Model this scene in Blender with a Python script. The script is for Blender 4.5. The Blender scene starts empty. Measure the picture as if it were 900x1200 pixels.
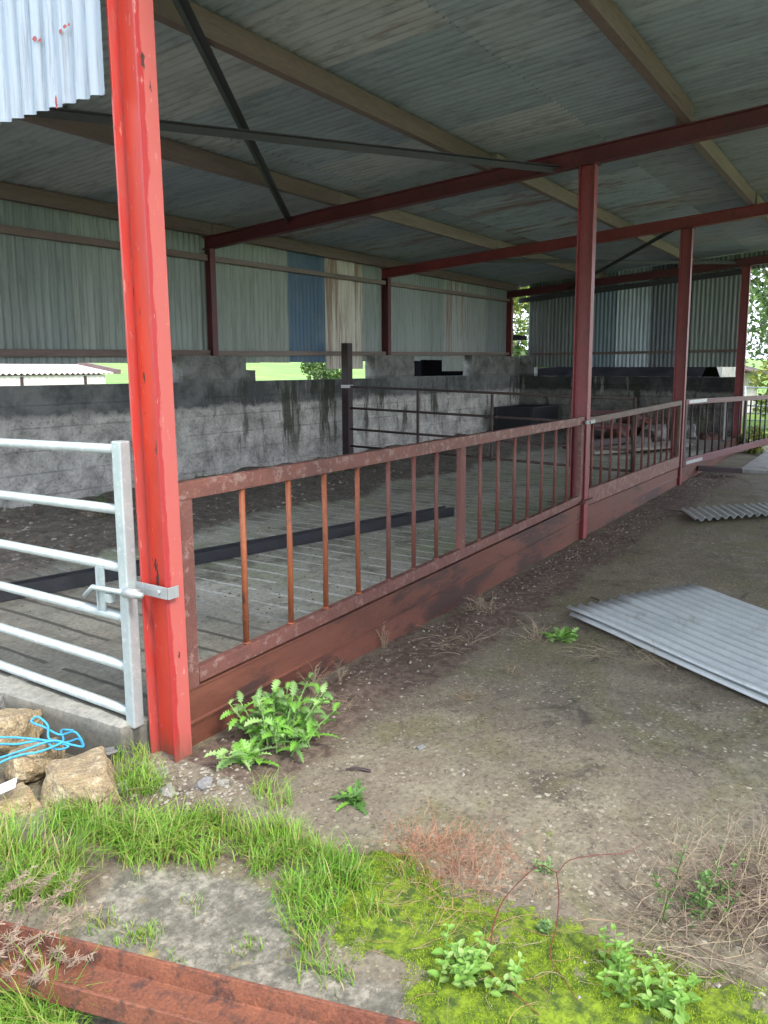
import bpy, math, random
from mathutils import Vector, Matrix, noise as mn
random.seed(7)
R = math.radians
sc = bpy.context.scene
COL = sc.collection

# ------------------------------------------------------------------ camera geometry
F_PX, CX, CY = 898.0, 481.0, 556.0            # photograph is 900 x 1200
PITCH = math.atan((CY-430)/F_PX); YAW = math.atan((1045-CX)/math.hypot(F_PX, CY-430))
FW = Vector((math.cos(YAW)*math.cos(PITCH), math.sin(YAW)*math.cos(PITCH), -math.sin(PITCH)))
RT = Vector((math.sin(YAW), -math.cos(YAW), 0)); UP = RT.cross(FW)
CAM = Vector((0, 0, 1.6))
def ray(px, py): return FW + RT*((px-CX)/F_PX) - UP*((py-CY)/F_PX)
def G(px, py, z=0.0):
    d = ray(px, py); return CAM + d*((z-1.6)/d.z)
def AX(px, py, x):
    d = ray(px, py); return CAM + d*(x/d.x)
def AY(px, py, y):
    d = ray(px, py); return CAM + d*(y/d.y)
cd = bpy.data.cameras.new('camera'); cam = bpy.data.objects.new('camera', cd); COL.objects.link(cam)
cam.matrix_world = Matrix(((RT.x, UP.x, -FW.x, 0), (RT.y, UP.y, -FW.y, 0), (RT.z, UP.z, -FW.z, 1.6), (0, 0, 0, 1)))
cd.sensor_fit = 'VERTICAL'; cd.sensor_height = 36; cd.lens = 36*F_PX/1200
cd.shift_x = (450-CX)/1200; cd.shift_y = (CY-600)/1200
cd.clip_start = 0.05; cd.clip_end = 3000
sc.camera = cam

# ------------------------------------------------------------------ object helpers
def tag(o, label=None, cat=None, group=None, kind=None):
    if label: o['label'] = label
    if cat: o['category'] = cat
    if group: o['group'] = group
    if kind: o['kind'] = kind
    return o
def thing(name, loc, label, cat, group=None):
    o = bpy.data.objects.new(name, None); COL.objects.link(o); o.location = Vector(loc); o.empty_display_size = .1
    o['_base'] = list(loc)
    return tag(o, label, cat, group)
BASE = {}
class MB:
    def __init__(s): s.v = []; s.f = []; s.m = []
    def add(s, vs, fs, mi=0):
        n = len(s.v); s.v += [tuple(v) for v in vs]; s.f += [tuple(i+n for i in f) for f in fs]; s.m += [mi]*len(fs)
        return s
    def box(s, x0, x1, y0, y1, z0, z1, mi=0):
        v = [(x, y, z) for x in (x0, x1) for y in (y0, y1) for z in (z0, z1)]
        return s.add(v, [(0,1,3,2),(4,6,7,5),(0,4,5,1),(2,3,7,6),(0,2,6,4),(1,5,7,3)], mi)
    def bar(s, a, b, w, h, up=(0,0,1), mi=0):       # rectangular bar from a to b
        a = Vector(a); b = Vector(b); d = (b-a).normalized(); sd = d.cross(Vector(up))
        if sd.length < 1e-4: sd = d.cross(Vector((1,0,0)))
        sd.normalize(); u = sd.cross(d)
        v = [p+sd*(i*w/2)+u*(j*h/2) for p in (a, b) for i, j in ((-1,-1),(1,-1),(1,1),(-1,1))]
        return s.add(v, [(3,2,1,0),(4,5,6,7),(0,1,5,4),(1,2,6,5),(2,3,7,6),(3,0,4,7)], mi)
    def prof(s, a, b, pts, side, mi=0):             # closed 2D profile (side,up) swept from a to b
        a = Vector(a); b = Vector(b); d = (b-a).normalized(); sd = Vector(side).normalized(); u = sd.cross(d).normalized()
        if abs(u.z) > .5 and u.z < 0: u = -u
        n = len(pts); v = [p+sd*x+u*y for p in (a, b) for x, y in pts]
        fs = [(i, (i+1) % n, n+(i+1) % n, n+i) for i in range(n)]+[tuple(range(n))[::-1], tuple(range(n, 2*n))]
        return s.add(v, fs, mi)
    def tube(s, pts, r, n=8, mi=0, cap=True):
        pts = [Vector(p) for p in pts]; k = len(pts); base = len(s.v); prev = None
        rr = r if isinstance(r, (list, tuple)) else [r]*k
        for i, p in enumerate(pts):
            d = (pts[min(i+1, k-1)]-pts[max(i-1, 0)]).normalized()
            if prev is None:
                sd = d.cross(Vector((0,0,1)))
                if sd.length < .05: sd = d.cross(Vector((1,0,0)))
            else: sd = prev-d*prev.dot(d)
            sd.normalize(); prev = sd; u = sd.cross(d)
            for j in range(n):
                t = 2*math.pi*j/n; s.v.append(tuple(p+(sd*math.cos(t)+u*math.sin(t))*rr[i]))
        for i in range(k-1):
            for j in range(n):
                s.f.append((base+i*n+j, base+i*n+(j+1) % n, base+(i+1)*n+(j+1) % n, base+(i+1)*n+j)); s.m.append(mi)
        if cap:
            s.f.append(tuple(base+j for j in range(n))[::-1]); s.f.append(tuple(base+(k-1)*n+j for j in range(n))); s.m += [mi, mi]
        return s
    def build(s, name, mats, parent=None, smooth=False, bevel=0, color=None, loc=None):
        if not isinstance(mats, (list, tuple)): mats = [mats]
        if parent is not None: off = Vector(BASE[parent.name])
        elif loc is not None: off = Vector(loc)
        else: off = Vector((0,0,0))
        me = bpy.data.meshes.new(name)
        me.from_pydata([(x-off.x, y-off.y, z-off.z) for x, y, z in s.v], [], s.f)
        for m in mats: me.materials.append(m)
        if len(mats) > 1: me.polygons.foreach_set('material_index', s.m)
        if smooth: me.polygons.foreach_set('use_smooth', [True]*len(s.f))
        me.update()
        o = bpy.data.objects.new(name, me); COL.objects.link(o)
        if parent is not None:
            o.parent = parent
        elif loc is not None: o.location = off
        BASE[o.name] = off
        if bevel:
            b = o.modifiers.new('b', 'BEVEL'); b.width = bevel; b.segments = 2; b.limit_method = 'ANGLE'
        if color: o.color = (*color, 1)
        return o
_thing = thing
def thing(name, loc, label, cat, group=None):
    o = _thing(name, loc, label, cat, group); del o['_base']; BASE[o.name] = Vector(loc); return o
def copy_tree(o, parent=None):
    c = o.copy(); COL.objects.link(c)
    if parent is not None: c.parent = parent
    for ch in list(o.children): copy_tree(ch, c)
    return c
def move_rot(o, loc, rz=0, s=1): o.location = loc; o.rotation_euler = (0, 0, rz); o.scale = (s, s, s); return o

# ------------------------------------------------------------------ material helpers
def new_mat(name):
    m = bpy.data.materials.new(name); m.use_nodes = True; nt = m.node_tree; nt.nodes.clear()
    out = nt.nodes.new('ShaderNodeOutputMaterial'); b = nt.nodes.new('ShaderNodeBsdfPrincipled')
    nt.links.new(b.outputs[0], out.inputs[0]); return m, nt, b
class NT:
    def __init__(s, nt): s.nt = nt
    def n(s, t, **k):
        x = s.nt.nodes.new(t)
        for a, v in k.items(): setattr(x, a, v)
        return x
    def l(s, a, b): s.nt.links.new(a, b)
    def coord(s, kind='Object', scale=(1,1,1), world=False):
        if world: src = s.n('ShaderNodeNewGeometry').outputs['Position']
        else: src = s.n('ShaderNodeTexCoord').outputs[kind]
        mp = s.n('ShaderNodeMapping'); mp.inputs['Scale'].default_value = scale; s.l(src, mp.inputs[0])
        if not world:
            oi = s.n('ShaderNodeObjectInfo'); vm = s.n('ShaderNodeMath', operation='MULTIPLY'); vm.inputs[1].default_value = 37.0
            s.l(oi.outputs['Random'], vm.inputs[0]); s.l(vm.outputs[0], mp.inputs['Location'])
        return mp.outputs[0]
    def noise(s, co, scale, detail=5, rough=.6, dist=0):
        x = s.n('ShaderNodeTexNoise'); x.inputs['Scale'].default_value = scale; x.inputs['Detail'].default_value = detail
        x.inputs['Roughness'].default_value = rough; x.inputs['Distortion'].default_value = dist; s.l(co, x.inputs['Vector']); return x.outputs[0]
    def voro(s, co, scale, feature='F1', out='Distance'):
        x = s.n('ShaderNodeTexVoronoi', feature=feature); x.inputs['Scale'].default_value = scale; s.l(co, x.inputs['Vector']); return x.outputs[out]
    def ramp(s, fac, a, b):
        x = s.n('ShaderNodeMapRange'); x.inputs[1].default_value = a; x.inputs[2].default_value = b; s.l(fac, x.inputs[0]); return x.outputs[0]
    def math(s, op, a, b=None):
        x = s.n('ShaderNodeMath', operation=op)
        for i, v in enumerate((a, b)):
            if v is None: continue
            if isinstance(v, (int, float)): x.inputs[i].default_value = v
            else: s.l(v, x.inputs[i])
        return x.outputs[0]
    def mix(s, f, a, b, blend='MIX'):
        x = s.n('ShaderNodeMix', data_type='RGBA', blend_type=blend)
        for i, v in ((0, f), (6, a), (7, b)):
            if isinstance(v, (int, float)): x.inputs[i].default_value = v
            elif isinstance(v, (tuple, list)): x.inputs[i].default_value = (*v[:3], 1)
            else: s.l(v, x.inputs[i])
        return x.outputs[2]
    def attr(s, name): return s.n('ShaderNodeAttribute', attribute_name=name).outputs['Fac']
    def sep(s, co):
        x = s.n('ShaderNodeSeparateXYZ'); s.l(co, x.inputs[0]); return x.outputs
    def bump(s, h, b, strength=.3, dist=.01):
        x = s.n('ShaderNodeBump'); x.inputs['Strength'].default_value = strength; x.inputs['Distance'].default_value = dist
        s.l(h, x.inputs['Height']); s.l(x.outputs[0], b.inputs['Normal'])
def grunge(name, c1, c2, c3=None, scale=4, stretch=(1,1,1), patch=(.55,.65), pscale=None, rough=(.5,.8), metal=0, bump=.2, bdist=.004, bscale=None, world=False, spec=.5, fine=.25):
    m, nt, b = new_mat(name); N = NT(nt); co = N.coord(scale=stretch, world=world)
    n1 = N.noise(co, scale, 6, .65); col = N.mix(N.ramp(n1, .35, .65), c1, c2)
    if c3:
        n2 = N.noise(co, pscale or scale*2.3, 7, .7, .3); col = N.mix(N.ramp(n2, *patch), col, c3)
    nf = N.noise(co, scale*14, 4, .7); dark = N.ramp(nf, .25, .75)
    k = N.math('ADD', N.math('MULTIPLY', dark, fine*2), 1-fine)
    v = N.n('ShaderNodeVectorMath', operation='SCALE'); N.l(col, v.inputs[0]); N.l(k, v.inputs['Scale'])
    N.l(v.outputs[0], b.inputs['Base Color'])
    N.l(N.math('ADD', N.math('MULTIPLY', n1, rough[1]-rough[0]), rough[0]), b.inputs['Roughness'])
    b.inputs['Metallic'].default_value = metal; b.inputs['Specular IOR Level'].default_value = spec
    N.bump(N.math('ADD', N.noise(co, bscale or scale*10, 5, .7), n1), b, bump, bdist)
    return m

M = {}
M['oxide'] = grunge('red_oxide_paint', (.18,.031,.036), (.23,.042,.046), (.13,.034,.032), scale=3, stretch=(1,1,.35), patch=(.6,.68), rough=(.35,.6), bump=.15)
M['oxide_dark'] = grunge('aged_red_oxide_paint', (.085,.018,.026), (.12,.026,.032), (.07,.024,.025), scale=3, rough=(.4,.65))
M['fence_rust'] = grunge('mottled_rusty_fence_steel', (.13,.048,.036), (.095,.035,.028), (.18,.105,.09), scale=9, patch=(.54,.62), pscale=22, rough=(.45,.75), bump=.4, fine=.3)
M['fence_rail'] = grunge('flaking_rusty_rail', (.10,.034,.026), (.15,.055,.038), (.20,.12,.10), scale=10, patch=(.52,.60), pscale=17, rough=(.4,.8), bump=.5, fine=.3)
M['fence_rust_green'] = grunge('greenish_weathered_fence_steel', (.13,.055,.043), (.09,.06,.045), (.12,.12,.09), scale=7, patch=(.5,.6), rough=(.5,.8), bump=.3)
M['baluster_sunlit_rust'] = grunge('sunlit_rusted_bar', (.26,.075,.025), (.17,.045,.02), (.09,.03,.02), scale=6, stretch=(1,1,.4), patch=(.58,.66), rough=(.5,.8), bump=.4)  # bar rust brightened to orange: sunlight put into the colour
M['baluster_brown'] = grunge('brown_rusted_bar', (.14,.045,.032), (.10,.036,.028), (.13,.10,.075), scale=6, stretch=(1,1,.4), patch=(.6,.68), rough=(.5,.8), bump=.3)
M['skirt'] = grunge('smooth_brown_rusted_channel', (.088,.029,.018), (.125,.040,.023), (.042,.017,.013), scale=2.2, stretch=(.7,1,2), patch=(.52,.58), pscale=1.6, rough=(.4,.7), bump=.25, fine=.2)
M['girder'] = grunge('granular_orange_rust', (.20,.068,.032), (.13,.042,.022), (.065,.028,.02), scale=8, patch=(.52,.64), rough=(.6,.85), bump=.9, bdist=.004, bscale=120, fine=.45)
M['timber'] = grunge('weathered_timber', (.13,.092,.083), (.175,.127,.115), (.08,.058,.055), scale=3, stretch=(.25,3,3), patch=(.58,.68), rough=(.7,.9), bump=.4, fine=.3)
M['timber_pale'] = grunge('pale_weathered_timber', (.225,.178,.158), (.17,.13,.118), (.11,.085,.076), scale=3, stretch=(.25,3,3), patch=(.58,.7), rough=(.7,.9), bump=.4)
M['dark_iron'] = grunge('dark_painted_angle_iron', (.035,.037,.045), (.05,.048,.055), (.09,.04,.035), scale=5, patch=(.64,.7), rough=(.5,.7))
M['galv'] = grunge('galvanised_tube', (.42,.48,.48), (.33,.38,.39), (.50,.53,.53), scale=12, rough=(.35,.55), metal=.45, bump=.12, fine=.1)
M['galv_dull'] = grunge('dull_galvanised_steel', (.38,.40,.40), (.30,.31,.31), (.20,.16,.13), scale=14, patch=(.62,.7), rough=(.4,.6), metal=.5, bump=.2)
M['black'] = grunge('black_plastic', (.012,.013,.017), (.022,.023,.028), (.06,.06,.062), scale=8, patch=(.66,.74), rough=(.35,.6), bump=.1)
M['gate_brown'] = grunge('dull_brown_gate_tube', (.07,.045,.04), (.05,.036,.034), (.12,.07,.05), scale=6, rough=(.5,.8))
M['dark_post'] = grunge('dark_steel_post', (.045,.024,.026), (.03,.02,.022), scale=4, rough=(.5,.75))
M['white_band'] = grunge('white_band', (.62,.63,.62), (.5,.5,.5), scale=12)
M['rope'] = grunge('blue_polypropylene_rope', (.03,.27,.48), (.05,.36,.58), scale=60, rough=(.4,.6), bump=.6, bscale=400)
M['rock'] = grunge('ochre_sandy_rock', (.40,.30,.16), (.26,.195,.12), (.50,.41,.26), scale=9, patch=(.50,.62), rough=(.85,.95), bump=1, bdist=.03, bscale=38, fine=.55)
M['rock_grey'] = grunge('grey_broken_concrete', (.22,.205,.175), (.30,.285,.245), (.13,.125,.11), scale=9, rough=(.8,.95), bump=.8, bdist=.01, bscale=60, fine=.35)
M['slate'] = grunge('grey_slate', (.12,.12,.115), (.17,.165,.16), scale=9, rough=(.5,.8), bump=.3)
M['white_paper'] = grunge('white_plastic_scrap', (.7,.7,.72), (.62,.63,.66), scale=5, fine=.05)
M['bark'] = grunge('bark', (.10,.08,.06), (.06,.05,.04), scale=6, rough=(.8,.95), bump=.6)
M['block_pale'] = grunge('pale_blockwork', (.62,.60,.56), (.50,.48,.45), (.36,.34,.32), scale=2, patch=(.58,.68), rough=(.8,.95), world=True)
M['block_dark'] = grunge('grey_render', (.22,.22,.21), (.30,.30,.285), (.15,.15,.145), scale=2, rough=(.8,.95), world=True)
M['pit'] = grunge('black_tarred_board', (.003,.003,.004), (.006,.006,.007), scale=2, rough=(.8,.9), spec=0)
M['red_paint'] = grunge('faded_red_paint', (.32,.05,.045), (.24,.04,.035), scale=6)

def leafmat(name, c1, c2, rough=.5, trans=.25, scale=3):
    m, nt, b = new_mat(name); N = NT(nt); co = N.coord(world=True)
    n1 = N.noise(co, scale, 3); col = N.mix(N.ramp(n1, .35, .65), c1, c2)
    N.l(col, b.inputs['Base Color']); b.inputs['Roughness'].default_value = rough; b.inputs['Specular IOR Level'].default_value = .35
    if trans:
        t = N.n('ShaderNodeBsdfTranslucent'); N.l(col, t.inputs[0]); mx = N.n('ShaderNodeMixShader'); mx.inputs[0].default_value = trans
        out = [x for x in nt.nodes if x.type == 'OUTPUT_MATERIAL'][0]
        N.l(b.outputs[0], mx.inputs[1]); N.l(t.outputs[0], mx.inputs[2]); N.l(mx.outputs[0], out.inputs[0])
    return m
GR = [leafmat('grass_bright', (.15,.31,.03), (.22,.38,.05)), leafmat('grass_mid', (.09,.21,.022), (.14,.27,.035)),
      leafmat('grass_yellow', (.25,.29,.05), (.31,.31,.09)), leafmat('grass_straw', (.40,.33,.17), (.33,.25,.12))]
MOSS = [leafmat('moss_lime', (.18,.28,.010), (.25,.34,.02), .8, .1), leafmat('moss_deep', (.08,.14,.01), (.13,.20,.015), .8, .1)]
THISTLE = [leafmat('thistle_green', (.14,.32,.045), (.20,.40,.07), .4), leafmat('thistle_pale', (.30,.46,.16), (.25,.42,.13), .4)]
WEED = [leafmat('weed_green', (.13,.25,.07), (.19,.31,.11), .5), leafmat('weed_dark', (.06,.14,.03), (.09,.18,.04), .5)]
DRY = [leafmat('dry_stem', (.30,.245,.16), (.23,.18,.115), .8, .1), leafmat('dry_pink', (.31,.235,.17), (.25,.185,.135), .8, .1), leafmat('dry_dark', (.12,.085,.06), (.09,.06,.045), .8, 0)]
ROSY = [leafmat('russet_stem', (.34,.14,.08), (.28,.12,.08), .8, .1), leafmat('russet_pale', (.38,.22,.13), (.33,.19,.12), .8, .1)]
M['bramble'] = leafmat('red_bramble_stem', (.17,.03,.035), (.10,.035,.025), .4, 0)

# corrugated sheet material: own colour per sheet, dirt streaks and rust running along the sheet
def corr_mat(name, stretch, rust=(.66,.74), metal=.15, rough=(.45,.7)):
    m, nt, b = new_mat(name); N = NT(nt); co = N.coord(scale=stretch); co2 = N.coord()
    oc = N.n('ShaderNodeObjectInfo').outputs['Color']
    n1 = N.noise(co, 2.2, 6, .65); n2 = N.noise(co2, 1.3, 5, .6)
    col = N.mix(N.math('MULTIPLY', N.ramp(n1, .45, .75), .55), oc, N.mix(.5, oc, (.02,.025,.03)))
    col = N.mix(N.math('MULTIPLY', N.ramp(n2, .5, .75), .35), col, (.30,.31,.30)); col = N.mix(N.math('MULTIPLY', N.ramp(N.noise(co, 9, 6, .75), .50, .66), .45), col, (.06,.06,.055))
    n3 = N.noise(co, 1.6, 8, .72, .4); col = N.mix(N.math('MULTIPLY', N.ramp(n3, *rust), .8), col, (.20,.11,.075))
    N.l(col, b.inputs['Base Color']); N.l(N.math('ADD', N.math('MULTIPLY', n1, rough[1]-rough[0]), rough[0]), b.inputs['Roughness'])
    b.inputs['Metallic'].default_value = metal; N.bump(N.noise(co2, 30, 4), b, .12, .003); return m
M['corr_roof'] = corr_mat('corrugated_roof_sheet', (2.5,.35,1), rust=(.64,.76))
M['corr_rusty'] = corr_mat('rust_streaked_sheet', (6,6,.25), rust=(.50,.60))
M['corr_roof_rusty'] = corr_mat('rust_patched_roof_sheet', (2.5,.35,1), rust=(.50,.60))
M['corr_wall'] = corr_mat('corrugated_wall_sheet', (5,5,.25), rust=(.70,.78))
M['corr_flat'] = grunge('weathered_zinc_sheet', (.58,.62,.615), (.47,.51,.51), (.36,.36,.33), scale=2.2, patch=(.60,.72), pscale=3.5, rough=(.28,.5), metal=.35, bump=.05, fine=.08)

# front column paint: bright red web, chalky pink on the flange with a ragged wet edge, dark rust sores
def front_paint():
    m, nt, b = new_mat('bright_red_column_paint'); N = NT(nt)
    def oc(sc_=(1,1,1)):
        tc = N.n('ShaderNodeTexCoord'); a = N.n('ShaderNodeMapping'); a.inputs['Location'].default_value = (9, 1.2, 0); N.l(tc.outputs['Object'], a.inputs[0])
        b2 = N.n('ShaderNodeMapping'); b2.inputs['Scale'].default_value = sc_; N.l(a.outputs[0], b2.inputs[0]); return b2.outputs[0]
    co = oc(); xyz = N.sep(co)
    cs = oc((6,6,1.1))
    edge = N.noise(cs, 3.2, 7, .7)
    col = N.mix(N.ramp(N.noise(cs, 1.5, 4), .4, .6), (.50,.036,.012), (.40,.03,.014))
    isfl = N.math('LESS_THAN', xyz[1], 2.381)                         # outer flange of the column
    chalk = N.math('MULTIPLY', isfl, N.ramp(N.math('ADD', xyz[0], N.math('MULTIPLY', edge, .09)), 2.044, 2.048))
    col = N.mix(N.math('MULTIPLY', chalk, .85), N.mix(isfl, col, (.30,.02,.02)), (.37,.085,.072))
    rf = N.math('GREATER_THAN', xyz[1], 2.500)
    c2 = N.math('MULTIPLY', rf, N.ramp(edge, .48, .5)); col = N.mix(N.math('MULTIPLY', rf, .6), col, (.33,.035,.035)); col = N.mix(N.math('MULTIPLY', c2, .6), col, (.32,.06,.05))
    sp = N.noise(oc((16,16,5)), 1.0, 4, .6); col = N.mix(N.ramp(sp, .655, .67), col, (.05,.02,.015))
    wh = N.noise(oc((20,20,6)), 2.0, 6, .7); col = N.mix(N.math('MULTIPLY', N.ramp(wh, .62, .68), .5), col, (.50,.28,.24))
    foot = N.ramp(N.math('ADD', xyz[2], N.math('MULTIPLY', N.math('SUBTRACT', edge, .5), .5)), .10, -.02); col = N.mix(N.math('MULTIPLY', foot, .8), col, (.13,.07,.045))
    N.l(col, b.inputs['Base Color'])
    r = N.math('ADD', N.math('MULTIPLY', edge, .4), .34); N.l(r, b.inputs['Roughness']); N.bump(N.noise(co, 60, 4), b, .15, .002); return m
M['front'] = front_paint()

# ------------------------------------------------------------------ regions on the ground (as polygons in metres)
def poly(pts): return [(p.x, p.y) for p in (G(a, b) for a, b in pts)]
def inside(x, y, P):
    c = False; j = len(P)-1
    for i in range(len(P)):
        xi, yi = P[i]; xj, yj = P[j]
        if (yi > y) != (yj > y) and x < (xj-xi)*(y-yi)/(yj-yi)+xi: c = not c
        j = i
    return c
def dist_poly(x, y, P):
    d = 1e9
    for i in range(len(P)):
        ax, ay = P[i-1]; bx, by = P[i]; vx, vy = bx-ax, by-ay
        t = max(0, min(1, ((x-ax)*vx+(y-ay)*vy)/(vx*vx+vy*vy+1e-12))); d = min(d, math.hypot(x-ax-vx*t, y-ay-vy*t))
    return d
def soft(x, y, P, w=.06):
    xs = [p[0] for p in P]; ys = [p[1] for p in P]
    if x < min(xs)-w or x > max(xs)+w or y < min(ys)-w or y > max(ys)+w: return 0
    d = dist_poly(x, y, P)
    return min(1, .5+d/(2*w)) if inside(x, y, P) else max(0, .5-d/(2*w))
P_GRASS = poly([(-200,1090),(-200,960),(0,985),(60,962),(130,940),(150,885),(178,905),(235,935),(300,955),(345,985),(410,1020),(445,1070),(400,1085),(365,1125),(335,1095),(335,1060),(290,1030),(200,1018),(140,1018),(115,1060),(0,1065)])
P_GRASS2 = poly([(-150,1230),(-150,1150),(0,1150),(40,1165),(75,1200),(80,1240)])
P_MOSS = poly([(390,1010),(470,985),(520,1035),(600,1062),(650,1072),(740,1105),(900,1165),(960,1260),(480,1260),(470,1160),(400,1125),(365,1070)])
P_CONC = poly([(115,1060),(140,1020),(200,1020),(290,1032),(335,1060),(340,1100),(370,1140),(480,1160),(500,1260),(60,1250),(80,1110)])
def fenceline(x): return 2.40
def gz(x, y):
    h = mn.noise((x*.9, y*.9, 3))*.012+mn.noise((x*4, y*4, 1))*.005
    near = -.5 < y < 3.4 and .3 < x < 4.5
    if near:
        h += mn.noise((x*14, y*14, 5))*.0025
        s = soft(x, y, P_MOSS, .12); h += s*.018*(1+mn.noise((x*9, y*9, 2)))
        s = soft(x, y, P_GRASS, .15); h += s*.02
    h -= .03*max(0, min(1, (x-2.6)/1.5))
    if 1.9 < x < 12: h += .022*max(0, 1-abs(y-2.2)/.25)*(.5+mn.noise((x*3, y*3, 9)))
    if y > 7.6:
        h -= .25*min(1, (y-7.6)/3)
        if y > 22: h += (y-22)*.045
    if x > 22: h += (x-22)*.02
    if x < 1.9 and y > 2.6: h -= .05
    return h
def axis(segs):
    out = []
    for a, b, st in segs:
        n = max(1, round((b-a)/st)); out += [a+(b-a)*i/n for i in range(n)]
    return out+[segs[-1][1]]
xs = axis([(-900,-60,120),(-60,-6,9),(-6,.4,.4),(.4,4.6,.028),(4.6,12,.09),(12,24,.5),(24,80,7),(80,900,120)])
ys = axis([(-900,-60,120),(-60,-5,9),(-5,-.6,.4),(-.6,3.5,.028),(3.5,9,.3),(9,30,1.5),(30,100,7),(100,900,120)])
gm = MB(); nx, ny = len(xs), len(ys)
for x in xs:
    for y in ys: gm.v.append((x, y, gz(x, y) if abs(x) < 200 and abs(y) < 200 else gz(max(-200, min(200, x)), max(-200, min(200, y)))))
for i in range(nx-1):
    for j in range(ny-1): gm.f.append((i*ny+j, (i+1)*ny+j, (i+1)*ny+j+1, i*ny+j+1))
def ground_mat():
    m, nt, b = new_mat('yard_concrete_with_moss_and_dirt'); N = NT(nt); co = N.coord(world=True)
    big = N.noise(co, .8, 5, .6); mid = N.noise(co, 4, 7, .7, .5); fine = N.noise(co, 38, 5, .75)
    col = N.mix(N.ramp(big, .4, .62), (.20,.168,.122), (.148,.122,.09))
    col = N.mix(N.math('MULTIPLY', N.ramp(mid, .46, .62), .75), col, (.25,.225,.155))
    col = N.mix(N.math('MULTIPLY', N.ramp(N.noise(co, 1.7, 6, .7, 1), .50, .60), .65), col, (.155,.145,.07))    # algae
    col = N.mix(N.math('MULTIPLY', N.ramp(N.noise(co, 2.6, 7, .75, 1), .56, .66), .8), col, (.06,.048,.038))      # damp dirt
    col = N.mix(N.ramp(fine, .36, .56), N.mix(.5, col, (.04,.033,.026)), col)
    # exposed aggregate: stones of several sizes
    def stones(scale, dens_lo, prob, rad):
        w_ = N.n('ShaderNodeVectorMath', operation='ADD'); nz = N.n('ShaderNodeTexNoise'); nz.inputs['Scale'].default_value = scale*1.3; N.l(co, nz.inputs['Vector'])
        sv = N.n('ShaderNodeVectorMath', operation='SCALE'); sv.inputs['Scale'].default_value = .9/scale; N.l(nz.outputs['Color'], sv.inputs[0]); N.l(co, w_.inputs[0]); N.l(sv.outputs[0], w_.inputs[1])
        v = N.n('ShaderNodeTexVoronoi'); v.inputs['Scale'].default_value = scale; N.l(w_.outputs[0], v.inputs['Vector']); q = N.sep(v.outputs['Color'])
        a = N.math('MULTIPLY', N.math('LESS_THAN', v.outputs['Distance'], N.math('MULTIPLY', N.math('ADD', q[1], .35), rad)), N.math('GREATER_THAN', q[0], 1-prob))
        return N.math('MULTIPLY', a, N.ramp(N.noise(co, 2.4, 5, .7), dens_lo, dens_lo+.08)), q[2]
    dk, _q = stones(55, .30, .40, .40); col = N.mix(N.math('MULTIPLY', dk, .5), col, (.065,.055,.038))
    st, tn = stones(38, .40, .42, .30); scol = N.mix(tn, (.13,.115,.09), (.44,.395,.30)); col = N.mix(N.math('MULTIPLY', st, .9), col, scol)
    s2, t2 = stones(85, .34, .5, .34); col = N.mix(N.math('MULTIPLY', s2, .6), col, N.mix(t2, (.07,.06,.045), (.40,.36,.27)))
    cm = N.attr('conc'); cn = N.ramp(N.math('ADD', cm, N.math('MULTIPLY', N.math('SUBTRACT', mid, .5), 1.4)), .35, .6)
    ccol = N.mix(N.ramp(N.noise(co, 9, 7, .75), .42, .6), (.13,.12,.095), (.30,.275,.22)); ccol = N.mix(N.math('MULTIPLY', st, .8), ccol, scol); ccol = N.mix(N.math('MULTIPLY', N.ramp(fine, .58, .40), .7), ccol, (.07,.065,.05))
    yel = N.ramp(N.noise(co, 6, 4), .60, .68); ccol = N.mix(N.math('MULTIPLY', yel, .7), ccol, (.36,.29,.09)); col = N.mix(cn, col, ccol)
    dm = N.attr('dirt'); dn = N.ramp(N.math('ADD', dm, N.math('MULTIPLY', N.math('SUBTRACT', mid, .5), 1.6)), .35, .6)
    dcol = N.mix(N.ramp(N.noise(co, 22, 6, .75), .42, .6), (.07,.048,.036), (.15,.11,.085)); col = N.mix(dn, col, dcol)
    mm = N.attr('moss'); mo = N.ramp(N.math('ADD', mm, N.math('MULTIPLY', N.math('SUBTRACT', N.noise(co, 7, 7, .7, .6), .5), 2.2)), .62, .74)
    mcol = N.mix(N.ramp(N.noise(co, 30, 5, .7), .4, .62), (.05,.085,.01), (.20,.28,.014)); col = N.mix(mo, col, mcol)
    gcol = N.mix(N.ramp(N.noise(co, .35, 4), .4, .6), (.11,.22,.035), (.17,.27,.05)); col = N.mix(N.attr('field'), col, gcol)
    N.l(col, b.inputs['Base Color']); b.inputs['Specular IOR Level'].default_value = .35
    N.l(N.math('ADD', N.math('MULTIPLY', N.ramp(big, .3, .7), .25), .62), b.inputs['Roughness'])
    hh = N.math('ADD', N.math('MULTIPLY', fine, .8), N.math('MULTIPLY', st, .35)); hh = N.math('ADD', hh, N.math('MULTIPLY', mo, N.noise(co, 90, 5, .8)))
    N.bump(hh, b, .75, .01); return m
ground = gm.build('ground', ground_mat(), smooth=True); tag(ground, kind='structure')
me = ground.data
att = {k: [] for k in ('moss', 'conc', 'dirt', 'field')}
for v in me.vertices:
    x, y, z = v.co
    near = -.6 < y < 3.5 and .3 < x < 4.6
    att['moss'].append(max(soft(x, y, P_MOSS, .1), .55*soft(x, y, P_GRASS, .1), .22 if near and x < 2.4 else 0) if near else 0)
    att['conc'].append(soft(x, y, P_CONC, .06) if near else 0)
    d = max(0, 1-abs(y-2.15)/.45) if 2 < x < 13 else 0
    if near: d = max(d, .75*soft(x, y, P_GRASS, .12), .8*max(0, 1-math.hypot(x-2.35, y-.2)/.42))
    att['dirt'].append(d)
    att['field'].append(1.0 if (y > 9.5 or x > 18.5 or x < -9 or y < -9) else 0)
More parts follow.
